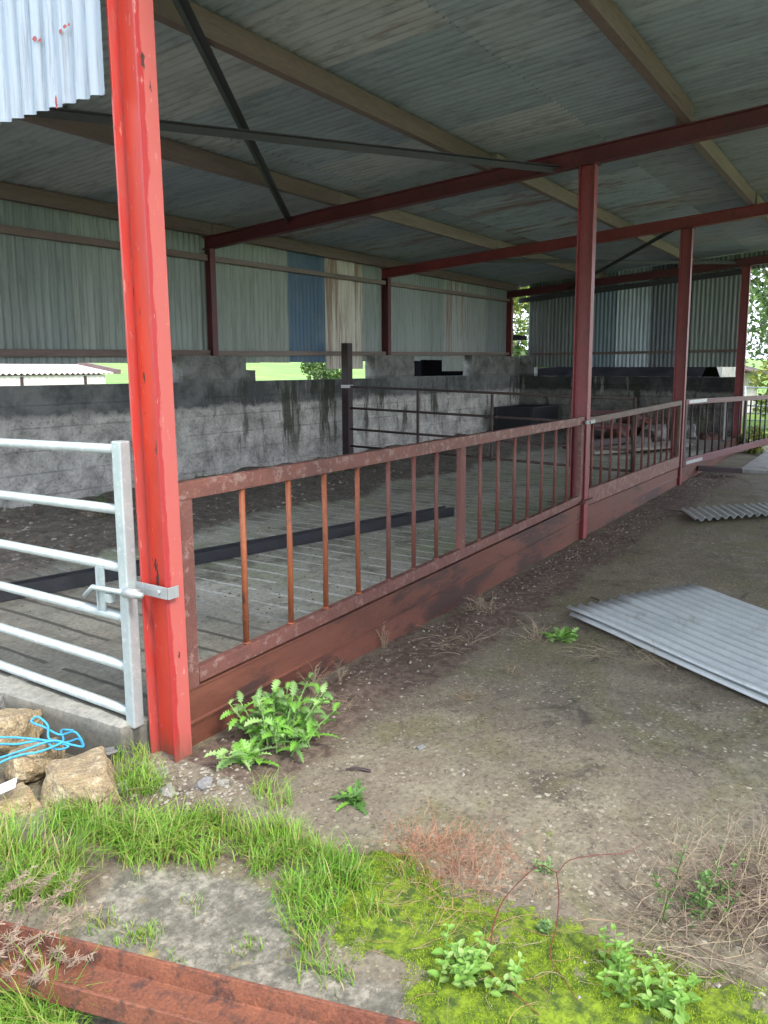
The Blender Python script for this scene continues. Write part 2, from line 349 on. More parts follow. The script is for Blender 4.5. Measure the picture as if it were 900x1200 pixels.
for k, vals in att.items():
    a = me.attributes.new(k, 'FLOAT', 'POINT'); a.data.foreach_set('value', vals)

# ------------------------------------------------------------------ interior floor slab (slatted) with dirt along the walls
def hfloor(x, y):
    h = .15
    e = max(0, min(1, (y-5.0-.35*mn.noise((x*.8, 0, 4)))/1.1)); e2 = max(0, min(1, (x-13.6-.4*mn.noise((y, 0, 7)))/1.5))
    e3 = max(0, 1-max(0, y-3.0)/.6)*0
    e = max(e, e2*.8)
    return h+e*(.10+.06*mn.noise((x*1.7, y*1.7, 0))+.035*mn.noise((x*6, y*6, 2))+.02*abs(mn.noise((x*17, y*17, 2)))), e
fm = MB(); fx = axis([(1.90,7,.045),(7,16.2,.09)]); fy = axis([(2.43,4.6,.07),(4.6,7.2,.045)]); n2 = len(fy); fa = []
for i, x in enumerate(fx):
    for y in fy:
        z, e = hfloor(x, y); xx = x
        if i == 0: xx = x-(y-2.42)*.088; z = .15-.012+.006*mn.noise((y*9, 0, 0))
        if y < 2.54: xx = max(xx, 2.078)
        fm.v.append((xx, y, z)); fa.append(e)
for i in range(len(fx)-1):
    for j in range(n2-1): fm.f.append((i*n2+j, (i+1)*n2+j, (i+1)*n2+j+1, i*n2+j+1))
k = len(fm.v)                                              # front face of the slab under the gate
for j, y in enumerate(fy):
    fm.v.append((fx[0]-(y-2.42)*.088-.01+.008*mn.noise((y*7, 1, 0)) if y >= 2.54 else 2.078, y, -.15)); fa.append(0)
for j in range(n2-1): fm.f.append((j, j+1, k+j+1, k+j))
def floor_mat():
    m, nt, b = new_mat('slatted_concrete_floor'); N = NT(nt); co = N.coord(world=True); xyz = N.sep(co)
    wob = N.math('MULTIPLY', N.math('SUBTRACT', N.noise(co, 1.3, 3), .5), .05); X = N.math('ADD', xyz[0], wob)
    fr = N.math('FRACT', N.math('DIVIDE', X, .185)); dst = N.math('ABSOLUTE', N.math('SUBTRACT', fr, .5))
    brk = N.noise(N.coord(world=True, scale=(2.5,1,1)), 1.6, 5, .7)
    row = N.math('ABSOLUTE', N.math('SUBTRACT', N.math('FRACT', N.math('DIVIDE', xyz[1], 1.35)), .5)); bay = N.math('GREATER_THAN', row, .05)
    ln = N.math('MULTIPLY', N.math('LESS_THAN', dst, N.math('ADD', N.math('MULTIPLY', N.ramp(brk, .30, .5), .06), .02)), bay)
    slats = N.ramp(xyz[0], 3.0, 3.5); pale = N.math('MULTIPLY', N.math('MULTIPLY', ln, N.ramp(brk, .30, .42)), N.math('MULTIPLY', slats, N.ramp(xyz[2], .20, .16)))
    base = N.mix(N.ramp(N.noise(co, 1.1, 6, .65), .4, .6), (.34,.335,.27), (.45,.435,.36))
    base = N.mix(N.math('MULTIPLY', N.ramp(N.noise(co, .9, 5, .65), .47, .6), N.math('MULTIPLY', slats, .8)), base, (.29,.325,.19))      # algae film
    base = N.mix(N.math('MULTIPLY', N.ramp(N.noise(co, 2.7, 7, .75), .5, .64), .7), base, (.075,.068,.05))
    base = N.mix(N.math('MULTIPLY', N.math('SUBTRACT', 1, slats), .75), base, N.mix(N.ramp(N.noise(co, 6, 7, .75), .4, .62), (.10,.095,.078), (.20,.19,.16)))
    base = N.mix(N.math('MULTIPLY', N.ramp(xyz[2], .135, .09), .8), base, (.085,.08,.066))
    col = N.mix(N.math('MULTIPLY', ln, .75), base, (.035,.035,.03)); col = N.mix(N.math('MULTIPLY', pale, .9), col, (.62,.62,.56))
    dirt = N.attr('heap'); dn = N.ramp(N.math('ADD', dirt, N.math('MULTIPLY', N.math('SUBTRACT', N.noise(co, 4, 7, .75), .5), .6)), .03, .16)
    dc = N.mix(N.ramp(N.noise(co, 14, 7, .8), .42, .6), (.075,.064,.053), (.20,.17,.135))
    vs = N.n('ShaderNodeTexVoronoi'); vs.inputs['Scale'].default_value = 26; N.l(co, vs.inputs['Vector']); rn = N.sep(vs.outputs['Color'])
    st = N.math('MULTIPLY', N.math('LESS_THAN', vs.outputs['Distance'], .35), N.math('GREATER_THAN', rn[0], .80)); dc = N.mix(st, dc, (.30,.29,.26))
    col = N.mix(dn, col, dc); fn = N.noise(co, 45, 5, .75); col = N.mix(N.math('MULTIPLY', N.ramp(fn, .55, .38), .4), col, (.04,.035,.03))
    N.l(col, b.inputs['Base Color']); N.l(N.math('ADD', N.math('MULTIPLY', N.noise(co, 1.5, 4), .5), .35), b.inputs['Roughness'])
    h = N.math('SUBTRACT', N.math('MULTIPLY', fn, .25), ln); N.bump(h, b, .6, .012); return m
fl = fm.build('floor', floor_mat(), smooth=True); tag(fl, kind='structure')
a = fl.data.attributes.new('heap', 'FLOAT', 'POINT'); a.data.foreach_set('value', fa)
# shade smooth except the step
for p in fl.data.polygons:
    if p.index >= (len(fx)-1)*(n2-1): p.use_smooth = False

# ------------------------------------------------------------------ concrete walls
def wall_mat(name, dark=1.0):
    m, nt, b = new_mat(name); N = NT(nt); co = N.coord(world=True); xyz = N.sep(co)
    n = N.noise(co, 3.2, 8, .75, .3); f = N.noise(co, 32, 6, .8)
    col = N.mix(N.ramp(n, .36, .62), (.24*dark,.235*dark,.22*dark), (.62*dark,.60*dark,.56*dark))
    col = N.mix(N.math('MULTIPLY', N.ramp(f, .46, .36), .7), col, (.07,.067,.06))
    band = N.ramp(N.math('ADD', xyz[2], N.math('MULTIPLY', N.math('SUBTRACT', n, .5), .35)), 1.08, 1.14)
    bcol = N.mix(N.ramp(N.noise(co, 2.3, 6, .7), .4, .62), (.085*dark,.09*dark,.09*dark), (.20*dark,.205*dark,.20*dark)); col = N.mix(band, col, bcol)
    sc_ = N.coord(world=True, scale=(1,1,.16)); s = N.noise(sc_, 3.4, 6, .7, .2)
    st = N.math('MULTIPLY', N.math('MULTIPLY', N.ramp(s, .54, .6), N.ramp(xyz[0], 5.8, 7.8)), N.ramp(xyz[2], .1, .7)); col = N.mix(N.math('MULTIPLY', st, .85), col, (.045,.05,.035))
    s2 = N.noise(sc_, 5.1, 6, .7, .2); st2 = N.math('MULTIPLY', N.ramp(s2, .60, .66), N.ramp(xyz[0], 4, 8)); col = N.mix(N.math('MULTIPLY', st2, .6), col, (.42,.40,.36))
    crs = N.math('LESS_THAN', N.math('ABSOLUTE', N.math('SUBTRACT', N.math('FRACT', N.math('DIVIDE', N.math('ADD', xyz[2], N.math('MULTIPLY', n, .03)), .225)), .5)), .035)
    col = N.mix(N.math('MULTIPLY', N.math('MULTIPLY', crs, N.ramp(N.noise(co, 2.0, 4), .35, .55)), .6 if dark < 1 else .35), col, (.03,.03,.028))
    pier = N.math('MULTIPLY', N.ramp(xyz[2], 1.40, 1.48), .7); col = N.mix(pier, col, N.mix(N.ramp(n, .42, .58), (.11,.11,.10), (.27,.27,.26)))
    N.l(col, b.inputs['Base Color']); b.inputs['Roughness'].default_value = .9; b.inputs['Specular IOR Level'].default_value = .25
    N.bump(N.math('ADD', f, N.math('MULTIPLY', N.noise(co, 9, 5, .7), 1.5)), b, .9, .02); return m
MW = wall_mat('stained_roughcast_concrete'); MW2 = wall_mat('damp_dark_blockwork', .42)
def rough_wall(prof, fix, t, along, mat, name, label, base_z=0):
    """prof: list of (s0,s1,ztop) along an axis; inner face displaced, with real thickness t"""
    root = thing(name, (prof[0][0] if along == 'x' else fix, fix if along == 'x' else prof[0][0], 0), label, 'wall')
    for (s0, s1, zt) in prof:
        mb = MB(); ns = max(2, round((s1-s0)/.06)); nz = max(3, round((zt-base_z)/.06))
        def P(s, z, d): return (s, fix+d, z) if along == 'x' else (fix+d, s, z)
        sgn = 1
        for i in range(ns+1):
            for j in range(nz+1):
                s = s0+(s1-s0)*i/ns; z = base_z+(zt-base_z)*j/nz
                d = -.022*mn.noise((s*3, z*3, 4))-.014*mn.noise((s*9, z*9, 8))-.008*mn.noise((s*25, z*25, 8))
                if z > 1.12: d *= .3
                e = -.03*max(0, 1.05-z)
                zz = z+(.012*mn.noise((s*4, 3, 1)) if j == nz else 0)
                mb.v.append(P(s, zz, d+e))
        for i in range(ns):
            for j in range(nz):
                a_ = i*(nz+1)+j; mb.f.append((a_, a_+nz+1, a_+nz+2, a_+1)); mb.m.append(0)
        k = len(mb.v)                                      # back sheet
        mb.v += [P(s0, base_z, t), P(s1, base_z, t), P(s1, zt, t), P(s0, zt, t)]; mb.f.append((k, k+3, k+2, k+1)); mb.m.append(0)
        top = [i*(nz+1)+nz for i in range(ns+1)]
        mb.f.append(tuple(top)+(k+2, k+3)); mb.f.append(tuple(range(nz+1))[::-1]+(k, k+3)[:2] if False else tuple(range(nz, -1, -1))+(k, k+3))
        mb.f.append(tuple(ns*(nz+1)+j for j in range(nz+1))+(k+2, k+1)); mb.m += [0, 0, 0]
        mb.build('masonry', mat, root, smooth=False)
    return root
rough_wall([(1.9,6.38,1.415),(6.38,7.45,1.735),(7.45,7.62,1.56),(7.62,10.42,1.415),(10.42,11.64,1.79),(11.64,13.85,1.43),(13.85,16.2,1.83)], 7.16, .2, 'x', MW,
           'concrete_wall', 'long rough concrete rear wall with light streaks and raised pads under the red columns')
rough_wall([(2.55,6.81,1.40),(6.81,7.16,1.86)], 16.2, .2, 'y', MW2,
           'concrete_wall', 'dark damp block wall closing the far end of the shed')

# ------------------------------------------------------------------ the shed
XA, XB, XC, XD = 1.98, 6.92, 10.87, 15.80
YF, YR, Y0 = 2.37, 7.2, -5.0
def zr(x, y): return 3.04+.075*(7.2-y)+.008*(x-6.9)      # underside of the rafters
shed = thing('cattle_shed', (9, 1.2, 0), 'open steel framed cattle shed with dull red columns and corrugated metal roof over slatted floor', 'shed')
def column(x, y, z0, z1, mat, label=None, flip=1):
    w, d, tf, tw = .089, .152, .010, .008; m = MB()
    m.box(x, x+w, y, y+tf, z0, z1); m.box(x, x+w, y+d-tf, y+d, z0, z1); m.box(x+w/2-tw/2, x+w/2+tw/2, y+tf, y+d-tf, z0, z1)
    o = m.build('column', mat, shed, bevel=.0015)
    if label: o['label'] = label
    return o
ca_ = column(XA, YF, -.15, zr(XA, YF)+.02, M['front'], 'bright red front column with chalky pink flange and dark rust sores')
ca_.rotation_euler = (-.014, 0, 0); ca_.location = (0, -.013, .016)
for x in (XB, XC, XD):
    c = column(x, YF, -.15, zr(x, YF), M['oxide'])
    pl = MB(); pl.box(x-.02, x+.11, YF-.02, YF+.17, zr(x, YF)-.012, zr(x, YF)-.001); pl.build('cap_plate', M['oxide_dark'], shed)
for x, zb in ((XA, 1.2), (XB, 1.735), (XC, 1.79), (XD, 1.83)):
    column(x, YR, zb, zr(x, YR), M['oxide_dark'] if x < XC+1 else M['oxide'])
for x in (XA, XC, XD): column(x, Y0+.2, -.15, zr(x, Y0+.2), M['oxide'])
# rafters: I section following the slope
for x in (XA, XB, XC, XD):
    m = MB(); h, w = .15, .09; xc = x+.045
    a_ = Vector((xc, 7.36, zr(x, 7.36)+h/2)); b_ = Vector((xc, Y0, zr(x, Y0)+h/2))
    for off, ww, hh in ((-h/2+.006, w, .012), (h/2-.006, w, .012), (0, .008, h-.024)):
        o3 = Vector((0, 0, off)); m.bar(a_+o3, b_+o3, ww, hh)
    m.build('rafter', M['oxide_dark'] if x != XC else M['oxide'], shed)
# gusset bolts on cap plates
# purlins (timber), one length per bay, lapped with small offsets
bays = [(XA-.03, XB+.045), (XB+.045, XC+.045), (XC+.045, 16.25)]
for yi, y in enumerate((7.24, 5.28, 3.42, 1.66, -.1, -1.9, -3.7, -4.95)):
    for bi, (x0, x1) in enumerate(bays):
        dy = random.uniform(-.02, .02)+{(2,0):.06,(3,0):-.07,(2,1):-.03,(3,1):.02}.get((yi,bi), 0); m = MB()
        m.bar((x0, y+dy, zr(x0, y)+.15+.076), (x1-.003, y+dy, zr(x1, y)+.15+.076), .072, .15)
        m.build('purlin', M['timber_pale'] if bi >= 1 and yi in (1, 2, 3) else M['timber'], shed, bevel=.003)
# wind braces (dark angle iron) crossing under the purlins
def angle(a, b, name='brace', mat=None, leg=.055):
    m = MB(); a = Vector(a); b = Vector(b); m.bar(a, b, leg, .006); m.bar(a+Vector((0, leg/2, -leg/2)), b+Vector((0, leg/2, -leg/2)), .006, leg)
    return m.build(name, mat or M['dark_iron'], shed)
def zb_(x, y, o=.11): return zr(x, y)+o
angle((XA+.05, 2.55, zb_(XA, 2.55)), (XB+.04, 5.95, zb_(XB, 5.95, .13))); angle((XA+.05, 5.37, 3.20), (XB+.04, 2.72, zb_(XB, 2.72, .04)))
angle((XC+.05, 5.9, zb_(XC, 5.9)), (XD, 2.6, zb_(XD, 2.6))); angle((XC+.05, 2.6, zb_(XC, 2.6, .04)), (XD, 5.9, zb_(XD, 5.9, .04)))
# corrugated sheets
def corr(u0, u1, v0, v1, fn, pitch=.085, amp=.012, nv=2, seg=6):
    m = MB(); nu = max(6, round((u1-u0)/pitch*seg))
    for i in range(nu+1):
        u = u0+(u1-u0)*i/nu; dsp = amp*math.sin(2*math.pi*u/pitch)
        for j in range(nv+1): m.v.append(fn(u, v0+(v1-v0)*j/nv, dsp))
    for i in range(nu):
        for j in range(nv): m.f.append((i*(nv+1)+j, (i+1)*(nv+1)+j, (i+1)*(nv+1)+j+1, i*(nv+1)+j+1)); m.m.append(0)
    return m
rt = [(.31,.36,.39), (.33,.375,.395), (.28,.335,.375), (.32,.37,.40), (.36,.385,.395)]
for r_, (ya, yb_) in enumerate(((7.5, 4.9), (5.05, 2.45), (2.6, .0), (.15, -2.45), (-2.3, -5.1))):
    x = 1.86; k = 0
    while x < 16.4:
        w = .84 if x+.84 < 16.6 else 16.6-x; lift = .006*(r_)+.003*(k % 2); c = rt[random.randrange(5)]; g = random.uniform(.92, 1.08)*(1.35 if (r_ == 1 and 8 < x < 12) else 1)
        def fn(u, v, d, lift=lift): return (u, v, zr(u, v)+.315+d+lift)
        s = corr(x, x+w+.05, yb_, ya, fn, nv=1, amp=.015).build('roof_sheet', M['corr_roof_rusty'] if (7 < x < 12.5 and r_ in (0, 1) and (k+r_) % 2) or False else M['corr_roof'], shed, smooth=True, color=tuple(q*g for q in c)); x += w; k += 1
# rear cladding, sheet by sheet with its own colour
gg = (.135,.165,.155)
bounds = [2.0, 3.0, 4.0, 5.02, 6.05, 7.09, 7.8, 8.44, 9.36, 10.24, 10.93, 12.04, 12.98, 13.85, 14.8, 15.85]
cols = [tuple(q*k_ for q, k_ in zip(c, (1.65, 1.58, 1.66))) for c in [gg, (.12,.15,.15), gg, (.17,.20,.18), (.15,.18,.165), (.16,.19,.165), (.17,.195,.17), (.045,.085,.13), (.36,.35,.30), (.15,.18,.17), (.16,.19,.18), (.14,.17,.16), (.20,.22,.21), (.16,.18,.17), (.12,.14,.14)]]
for i in range(len(cols)):
    zb0 = 1.62+.013*(bounds[i]-4)-(.05 if i in (8,) else 0)+random.uniform(-.015, .01)
    if i == 8: zb0 -= .06
    def fn(u, v, d, i=i): return (u, 7.335+d+.003*(i % 2), v if v < 2 else zr(u, 7.33)+.30)
    o = corr(bounds[i], bounds[i+1]+.085, zb0, 3.4, fn, nv=1).build('wall_sheet', M['corr_rusty'] if i in (8, 12) else M['corr_wall'], shed, smooth=True, color=cols[i])
    if i == 7: o['label'] = 'blue painted cladding sheet'
    if i == 8: o['label'] = 'pale rust streaked cladding sheet'
# a broken lower strip of sheet hanging in the right hand slot
corr(12.9, 13.75, 1.52, 1.80, lambda u, v, d: (u, 7.32+d, v), nv=1).build('wall_sheet', M['corr_wall'], shed, smooth=True, color=(.25,.27,.26))
# far end cladding
ex = [2.5, 3.45, 4.3, 4.95, 5.75, 6.95]; ec = [(.26,.30,.29), (.15,.17,.20), (.48,.56,.64), (.20,.27,.33), (.16,.18,.18)]
for i in range(5):
    def fn(u, v, d, i=i): return (16.25+d+.008*(i % 2), u, v if v < 2 else zr(16.2, u)+.30)
    o = corr(ex[i], ex[i+1]+.04, 1.60, 3.4, fn, nv=1).build('wall_sheet', M['corr_wall'], shed, smooth=True, color=ec[i])
    if i == 2: o['label'] = 'streaky blue grey cladding sheet'
corr(-5, 2.5, 0, 1, lambda u, v, d: (16.25+d, u, zr(16.2, u)+.30-(1-v)*.32), nv=1).build('wall_sheet', M['corr_wall'], shed, smooth=True, color=(.2,.22,.21))
# gable cladding above the gate, lit by the sky
for i, (a_, b_) in enumerate(((2.535, 3.40), (3.40, 4.25), (4.25, 5.1), (5.1, 5.95), (5.95, 7.3))):
    o = corr(a_, b_+.03, 2.605, 3.5, lambda u, v, d, i=i: (1.955+d-.005*(i % 2), u, v if v < 2.8 else zr(2, u)+.30), nv=1).build('gable_sheet', M['corr_wall'], shed, smooth=True, color=(.29,.34,.40))
    if i == 0: o['label'] = 'pale galvanised sheet with flakes of red paint beside the bright red column'
m = MB()
for (px, py, w_, h_) in ((40,45,.016,.010),(46,47,.012,.008),(70,37,.013,.012),(75,31,.012,.009),(80,29,.010,.008),(65,118,.010,.02),(66,125,.007,.014)):
    p = AX(px, py, 1.938); n_ = 7
    vs = [(1.940, p.y+w_*math.cos(t)*random.uniform(.5, 1.2), p.z+h_*math.sin(t)*random.uniform(.5, 1.2)) for t in (2*math.pi*q/n_ for q in range(n_))]
    m.add([(v[0]-.0, v[1], v[2]) for v in vs], [tuple(range(n_))])
m.build('paint_flakes', M['red_paint'], shed)
# side rails
for z0_, nm, sp in ((1.70, 'M', 0), (2.86, 'M', 1)):
    for bi, (x0, x1) in enumerate(((1.9, XB+.0), (XB+.1, XC), (XC+.1, XD))):
        za = z0_+.0135*(x0-4)+.0; zb2 = z0_+.0135*(x1-4); mm = MB(); mm.bar((x0, 7.27, za+.03), (x1, 7.27, zb2+.03), .06, .075 if bi == 0 else .065)
        mm.build('side_rail', M['timber_brown'] if False else (M['timber'] if bi == 0 else M['timber_pale']), shed, bevel=.003)
mm = MB(); mm.bar((16.19, 2.5, 1.915), (16.19, 6.85, 1.88), .05, .05); mm.build('side_rail', M['timber'], shed)
mm = MB(); mm.bar((16.19, 2.5, zr(16.2, 2.5)-.05), (16.19, 7.2, zr(16.2, 7.2)-.05), .06, .10); mm.build('side_rail', M['dark_iron'], shed)

# ------------------------------------------------------------------ skirting channels under the fence
def skirting(x0, x1, z0a, z0b, z1a, z1b, y, label, lip=True):
    m = MB(); y1 = y+.045
    v = []
    for x, a0, a1 in ((x0, z0a, z1a), (x1, z0b, z1b)):
        v += [(x, y1, a0), (x, y-.0, a0), (x, y-.0, a0+.008), (x, y+.008, a0+.014), (x, y+.008, a1-.014), (x, y, a1-.008), (x, y, a1), (x, y1, a1)]
    f = [(i, (i+1) % 8, 8+(i+1) % 8, 8+i) for i in range(8)]+[tuple(range(8))[::-1], tuple(range(8, 16))]
    m.add(v, f); o = m.build('skirting_channel', M['skirt'], loc=((x0+x1)/2, y, min(z0a, z0b))); tag(o, label, 'steel channel', 'rusty steel channels stacked under the fence'); return o
skirting(XA+.098, XB-.004, .103, .163, .262, .318, 2.395, 'upper rusty brown channel under the long near fence panel, patchy with damp')
skirting(XA+.098, XB-.004, -.12, -.10, .100, .160, 2.402, 'lower rusty brown channel half sunk in the soil under the near fence panel')
skirting(XB+.098, XC-.004, .115, .090, .272, .218, 2.395, 'upper rusty channel between the second and third red columns')
skirting(XB+.098, XC-.004, -.12, -.12, .112, .087, 2.402, 'lower rusty channel between the second and third red columns')
skirting(XC+.098, XD-.004, -.12, -.10, .225, .26, 2.402, 'dark rusty channel running on behind the swung out far panel')

# ------------------------------------------------------------------ fence panels
def fence(name, x0, x1, y, zt0, zt1, zb0, zb1, th_t, th_b, bals, mid, label, rot=0, mats=None):
    root = thing(name, (x0, y, 0), label, 'fence panel', 'railing panels between the red columns')
    mt, mb_, mbal, mst = mats
    L = x1-x0
    def zt(x): return zt0+(zt1-zt0)*(x-x0)/L
    def zb(x): return zb0+(zb1-zb0)*(x-x0)/L
    w = .042
    m = MB(); m.bar((x0, y+w/2, zt(x0)-th_t/2), (x1, y+w/2, zt(x1)-th_t/2), w, th_t); m.build('top_rail', mt, root, bevel=.003)
    m = MB(); m.bar((x0+.076, y+w/2, zb(x0)-th_b/2), (x1-.05, y+w/2, zb(x1)-th_b/2), w, th_b); m.build('bottom_rail', mb_, root, bevel=.003)
    for k_, xx in enumerate((x0, x1-.075)):
        m = MB(); zlo = zb(xx)-th_b-.015*(k_ == 0); m.box(xx, xx+.075, y+.002, y+w-.002, zlo, zt(xx)-th_t); m.build('stile', mst, root, bevel=.003)
    for xx in mid:
        m = MB(); m.box(xx-.036, xx+.036, y+.003, y+w-.003, zb(xx), zt(xx)-th_t); m.build('stile', mbal[1], root, bevel=.003)
    for i, xx in enumerate(bals):
        m = MB(); dx = random.uniform(-.006, .006)
        m.tube([(xx, y+w/2, zb(xx)-.01), (xx+dx, y+w/2, (zb(xx)+zt(xx))/2), (xx, y+w/2, zt(xx)-th_t+.01)], .0138, 8); m.tube([(xx, y+w/2, zb(xx)-.001), (xx, y+w/2, zb(xx)+.008)], .019, 8)
        m.build('baluster', mbal[0] if xx < 3.5 else mbal[1], root, smooth=True)  # bars nearest the gate get the sunlit rust colour, the rest plain brown
    return root, zt, zb
ML = (M['fence_rail'], M['fence_rust'], (M['baluster_sunlit_rust'], M['baluster_brown']), M['fence_rust'])
fence('fence_panel', XA+.098, XB-.002, 2.388, 1.138, 1.142, .345, .405, .072, .068,
      [2.455,2.765,3.04,3.33,3.63,3.91,4.19,4.80,5.09,5.39,5.65,5.94,6.24,6.53], [4.52],
      'long rusty brown railing panel nearest the viewer, starting at the bright red column', mats=ML)
ML2 = (M['fence_rust_green'], M['fence_rail'], (M['baluster_brown'], M['baluster_brown']), M['fence_rust_green'])
fence('fence_panel', XB+.098, XC-.004, 2.388, 1.125, 1.15, .435, .385, .062, .155,
      [7.20+i*.30 for i in range(12)], [], 'middle railing panel with a deep flaking bottom rail between two dull red columns', mats=ML2)
# third panel hinged at column C and swung outwards
ML3 = (M['oxide_dark'], M['oxide_dark'], (M['dark_post'], M['dark_post']), M['dark_post'])
r3, zt3, zb3 = fence('fence_panel', 0, 4.95, 0, 1.16, 1.09, .335, .30, .075, .11, [.30+i*.325 for i in range(14)], [2.93],
      'far dark red railing panel swung out towards the yard past the third column', mats=ML3)
for nm, zc, lo in (('hinge_plate', 1.122, 0), ('hinge_plate', .27, 0)):
    m = MB(); m.box(.10, .85 if zc > 1 else .78, -.006, -.001, zc-.024, zc+.022); m.build(nm, M['white_band'] if zc > 1 else M['galv_dull'], r3)
r3.location = (XC+.10, 2.36, 0); r3.rotation_euler = (0, 0, -math.atan2(.55, 4.5))
# clamp joints between panels
c = MB(); c.box(6.86, 7.10, 2.350, 2.366, 1.075, 1.105); c.tube([(6.94, 2.362, 1.09), (6.94, 2.335, 1.09)], .012, 6); tag(c.build('clamp', M['galv_dull'], loc=(6.95, 2.36, 1.07)), 'small grey bolt plate joining the top rails on the second column', 'bracket')
c = MB(); c.box(6.84, 7.08, 2.33, 2.366, .335, .36); tag(c.build('clamp', M['fence_rust'], loc=(6.95, 2.36, .33)), 'rusty lug joining the bottom rails on the second column', 'bracket')

# ------------------------------------------------------------------ galvanised field gate
GX = 1.95; gate = thing('field_gate', (GX, 2.6, 0), 'pale galvanised six bar gate shut against the bright red column', 'gate')
def gtop(y): return 1.31-.012*(y-2.6)
m = MB(); m.box(GX-.026, GX+.026, 2.532, 2.584, .125, 1.312); m.build('stile', M['galv'], gate, bevel=.006)
m = MB(); m.box(GX-.026, GX+.026, 6.15, 6.20, .10, 1.28); m.build('stile', M['galv'], gate, bevel=.006)
for z0_, z1_ in ((1.277, 1.245), (1.034, 1.008), (.795, .782), (.585, .580), (.375, .372), (.180, .182)):
    m = MB(); m.tube([(GX, 2.583, z0_), (GX, 6.15, z0_+(z1_-z0_)*2.2)], .0205, 14); m.tube([(GX, 2.583, z0_), (GX, 2.592, z0_)], .0235, 14); m.build('rail', M['galv'], gate, smooth=True)
m = MB(); m.box(GX-.004, GX+.004, 4.35, 4.39, .18, 1.25); m.build('upright', M['galv'], gate)
lat = MB(); yl = 2.705; lat.box(GX-.020, GX-.014, yl-.022, yl+.022, .60, .785); lat.box(GX-.028, GX-.014, yl+.016, yl+.022, .60, .785); latch = lat.build('latch_plate', M['galv'], gate, bevel=.001)
m = MB(); m.tube([(GX-.036, 2.79, .655), (GX-.036, 2.735, .70), (GX-.036, 2.66, .702), (GX-.036, 2.43, .712)], .0115, 10); m.build('bolt', M['galv'], latch, smooth=True)
m = MB(); m.box(GX-.050, GX-.022, 2.612, 2.642, .655, .688); m.build('bolt_tab', M['galv'], latch)
kp = thing('latch_keeper', (GX, 2.45, .71), 'grey steel latch keeper strapped round the bright red column', 'bracket')
m = MB(); m.tube([(GX-.036, 2.530, .708), (GX-.036, 2.455, .714)], .021, 12); m.build('sleeve', M['galv_dull'], kp, smooth=True)
m = MB(); m.box(1.966, 1.972, 2.348, 2.53, .694, .742); m.box(1.968, 2.02, 2.340, 2.346, .694, .742); m.tube([(1.975, 2.395, .718), (1.960, 2.395, .718)], .010, 6); m.build('strap', M['galv_dull'], kp, bevel=.001)

# ------------------------------------------------------------------ inner hurdle and its post
m = MB(); m.box(9.24, 9.36, 6.84, 6.96, .1, 1.95); p_ = m.build('steel_post', M['dark_post'], bevel=.005, loc=(9.3, 6.9, .1)); tag(p_, 'dark square steel post with a white band by the rear wall', 'post')
m = MB(); m.box(9.235, 9.365, 6.835, 6.965, 1.29, 1.335); b_ = MB(); b_.v = m.v; b_.f = m.f; b_.m = m.m
BASE[p_.name] = Vector((9.3, 6.9, .1)); b_.build('band', M['white_band'], p_)
hg = thing('pen_gate', (9.3, 4.6, 0), 'thin brown tubular gate across the pen hung from the dark post', 'gate')
for z0_, z1_ in ((1.31, 1.215), (.99, .90), (.675, .59), (.42, .34)):
    m = MB(); m.tube([(9.3, 6.84, z0_), (9.3, 2.60, z1_)], .017, 8); m.build('rail', M['gate_brown'], hg, smooth=True)
for y_ in (5.66, 4.5, 3.4): m = MB(); m.box(9.285, 9.315, y_-.015, y_+.015, .34, 1.27-.022*(6.84-y_)+.02); m.build('upright', M['gate_brown'], hg)
m = MB(); m.tube([(9.3, 2.60, .30), (9.3, 2.60, 1.235)], .022, 8); m.build('stile', M['gate_brown'], hg, smooth=True)

# long black channel lying on the slats
a_ = Vector((1.2, 5.02, .153)); b_ = Vector((6.52, 3.60, .153)); d = (b_-a_).normalized(); sd = Vector((d.y, -d.x, 0))
m = MB(); t = .008; w, h = .125, .085
m.prof(a_, b_, [(-w/2, 0), (w/2, 0), (w/2, h), (w/2-t, h), (w/2-t, t), (.012, t), (.012, h*.9), (-.004, h*.9), (-.004, t), (-w/2+t, t), (-w/2+t, h), (-w/2, h)], sd)
tag(m.build('black_trunking', M['black'], bevel=.002, loc=(3.9, 4.3, .15)), 'long black ribbed plastic length lying across the slatted floor', 'pipe')

# foreground rusty channel
fa_, fb_ = G(-60, 1057, .17), G(560, 1208, .17); d = (fb_-fa_).normalized(); sd = Vector((d.y, -d.x, 0))
if sd.dot(Vector((0,0,0))-Vector((1,1,0))) < 0: sd = -sd                      # towards the viewer
m = MB(); w, h, t = .124, .07, .009
a0 = fa_.copy(); b0 = fb_.copy(); a0.z = b0.z = .085
m.prof(a0, b0, [(0, 0), (w, 0), (w, h*.80), (w-t, h*.80), (w-t-.004, .022), (.018, .022), (t, h), (0, h)], sd)
tag(m.build('steel_channel', M['girder'], bevel=.002, loc=(1.1, 1.3, .08)), 'rusty orange channel beam lying open side up across the bottom left foreground', 'steel beam')

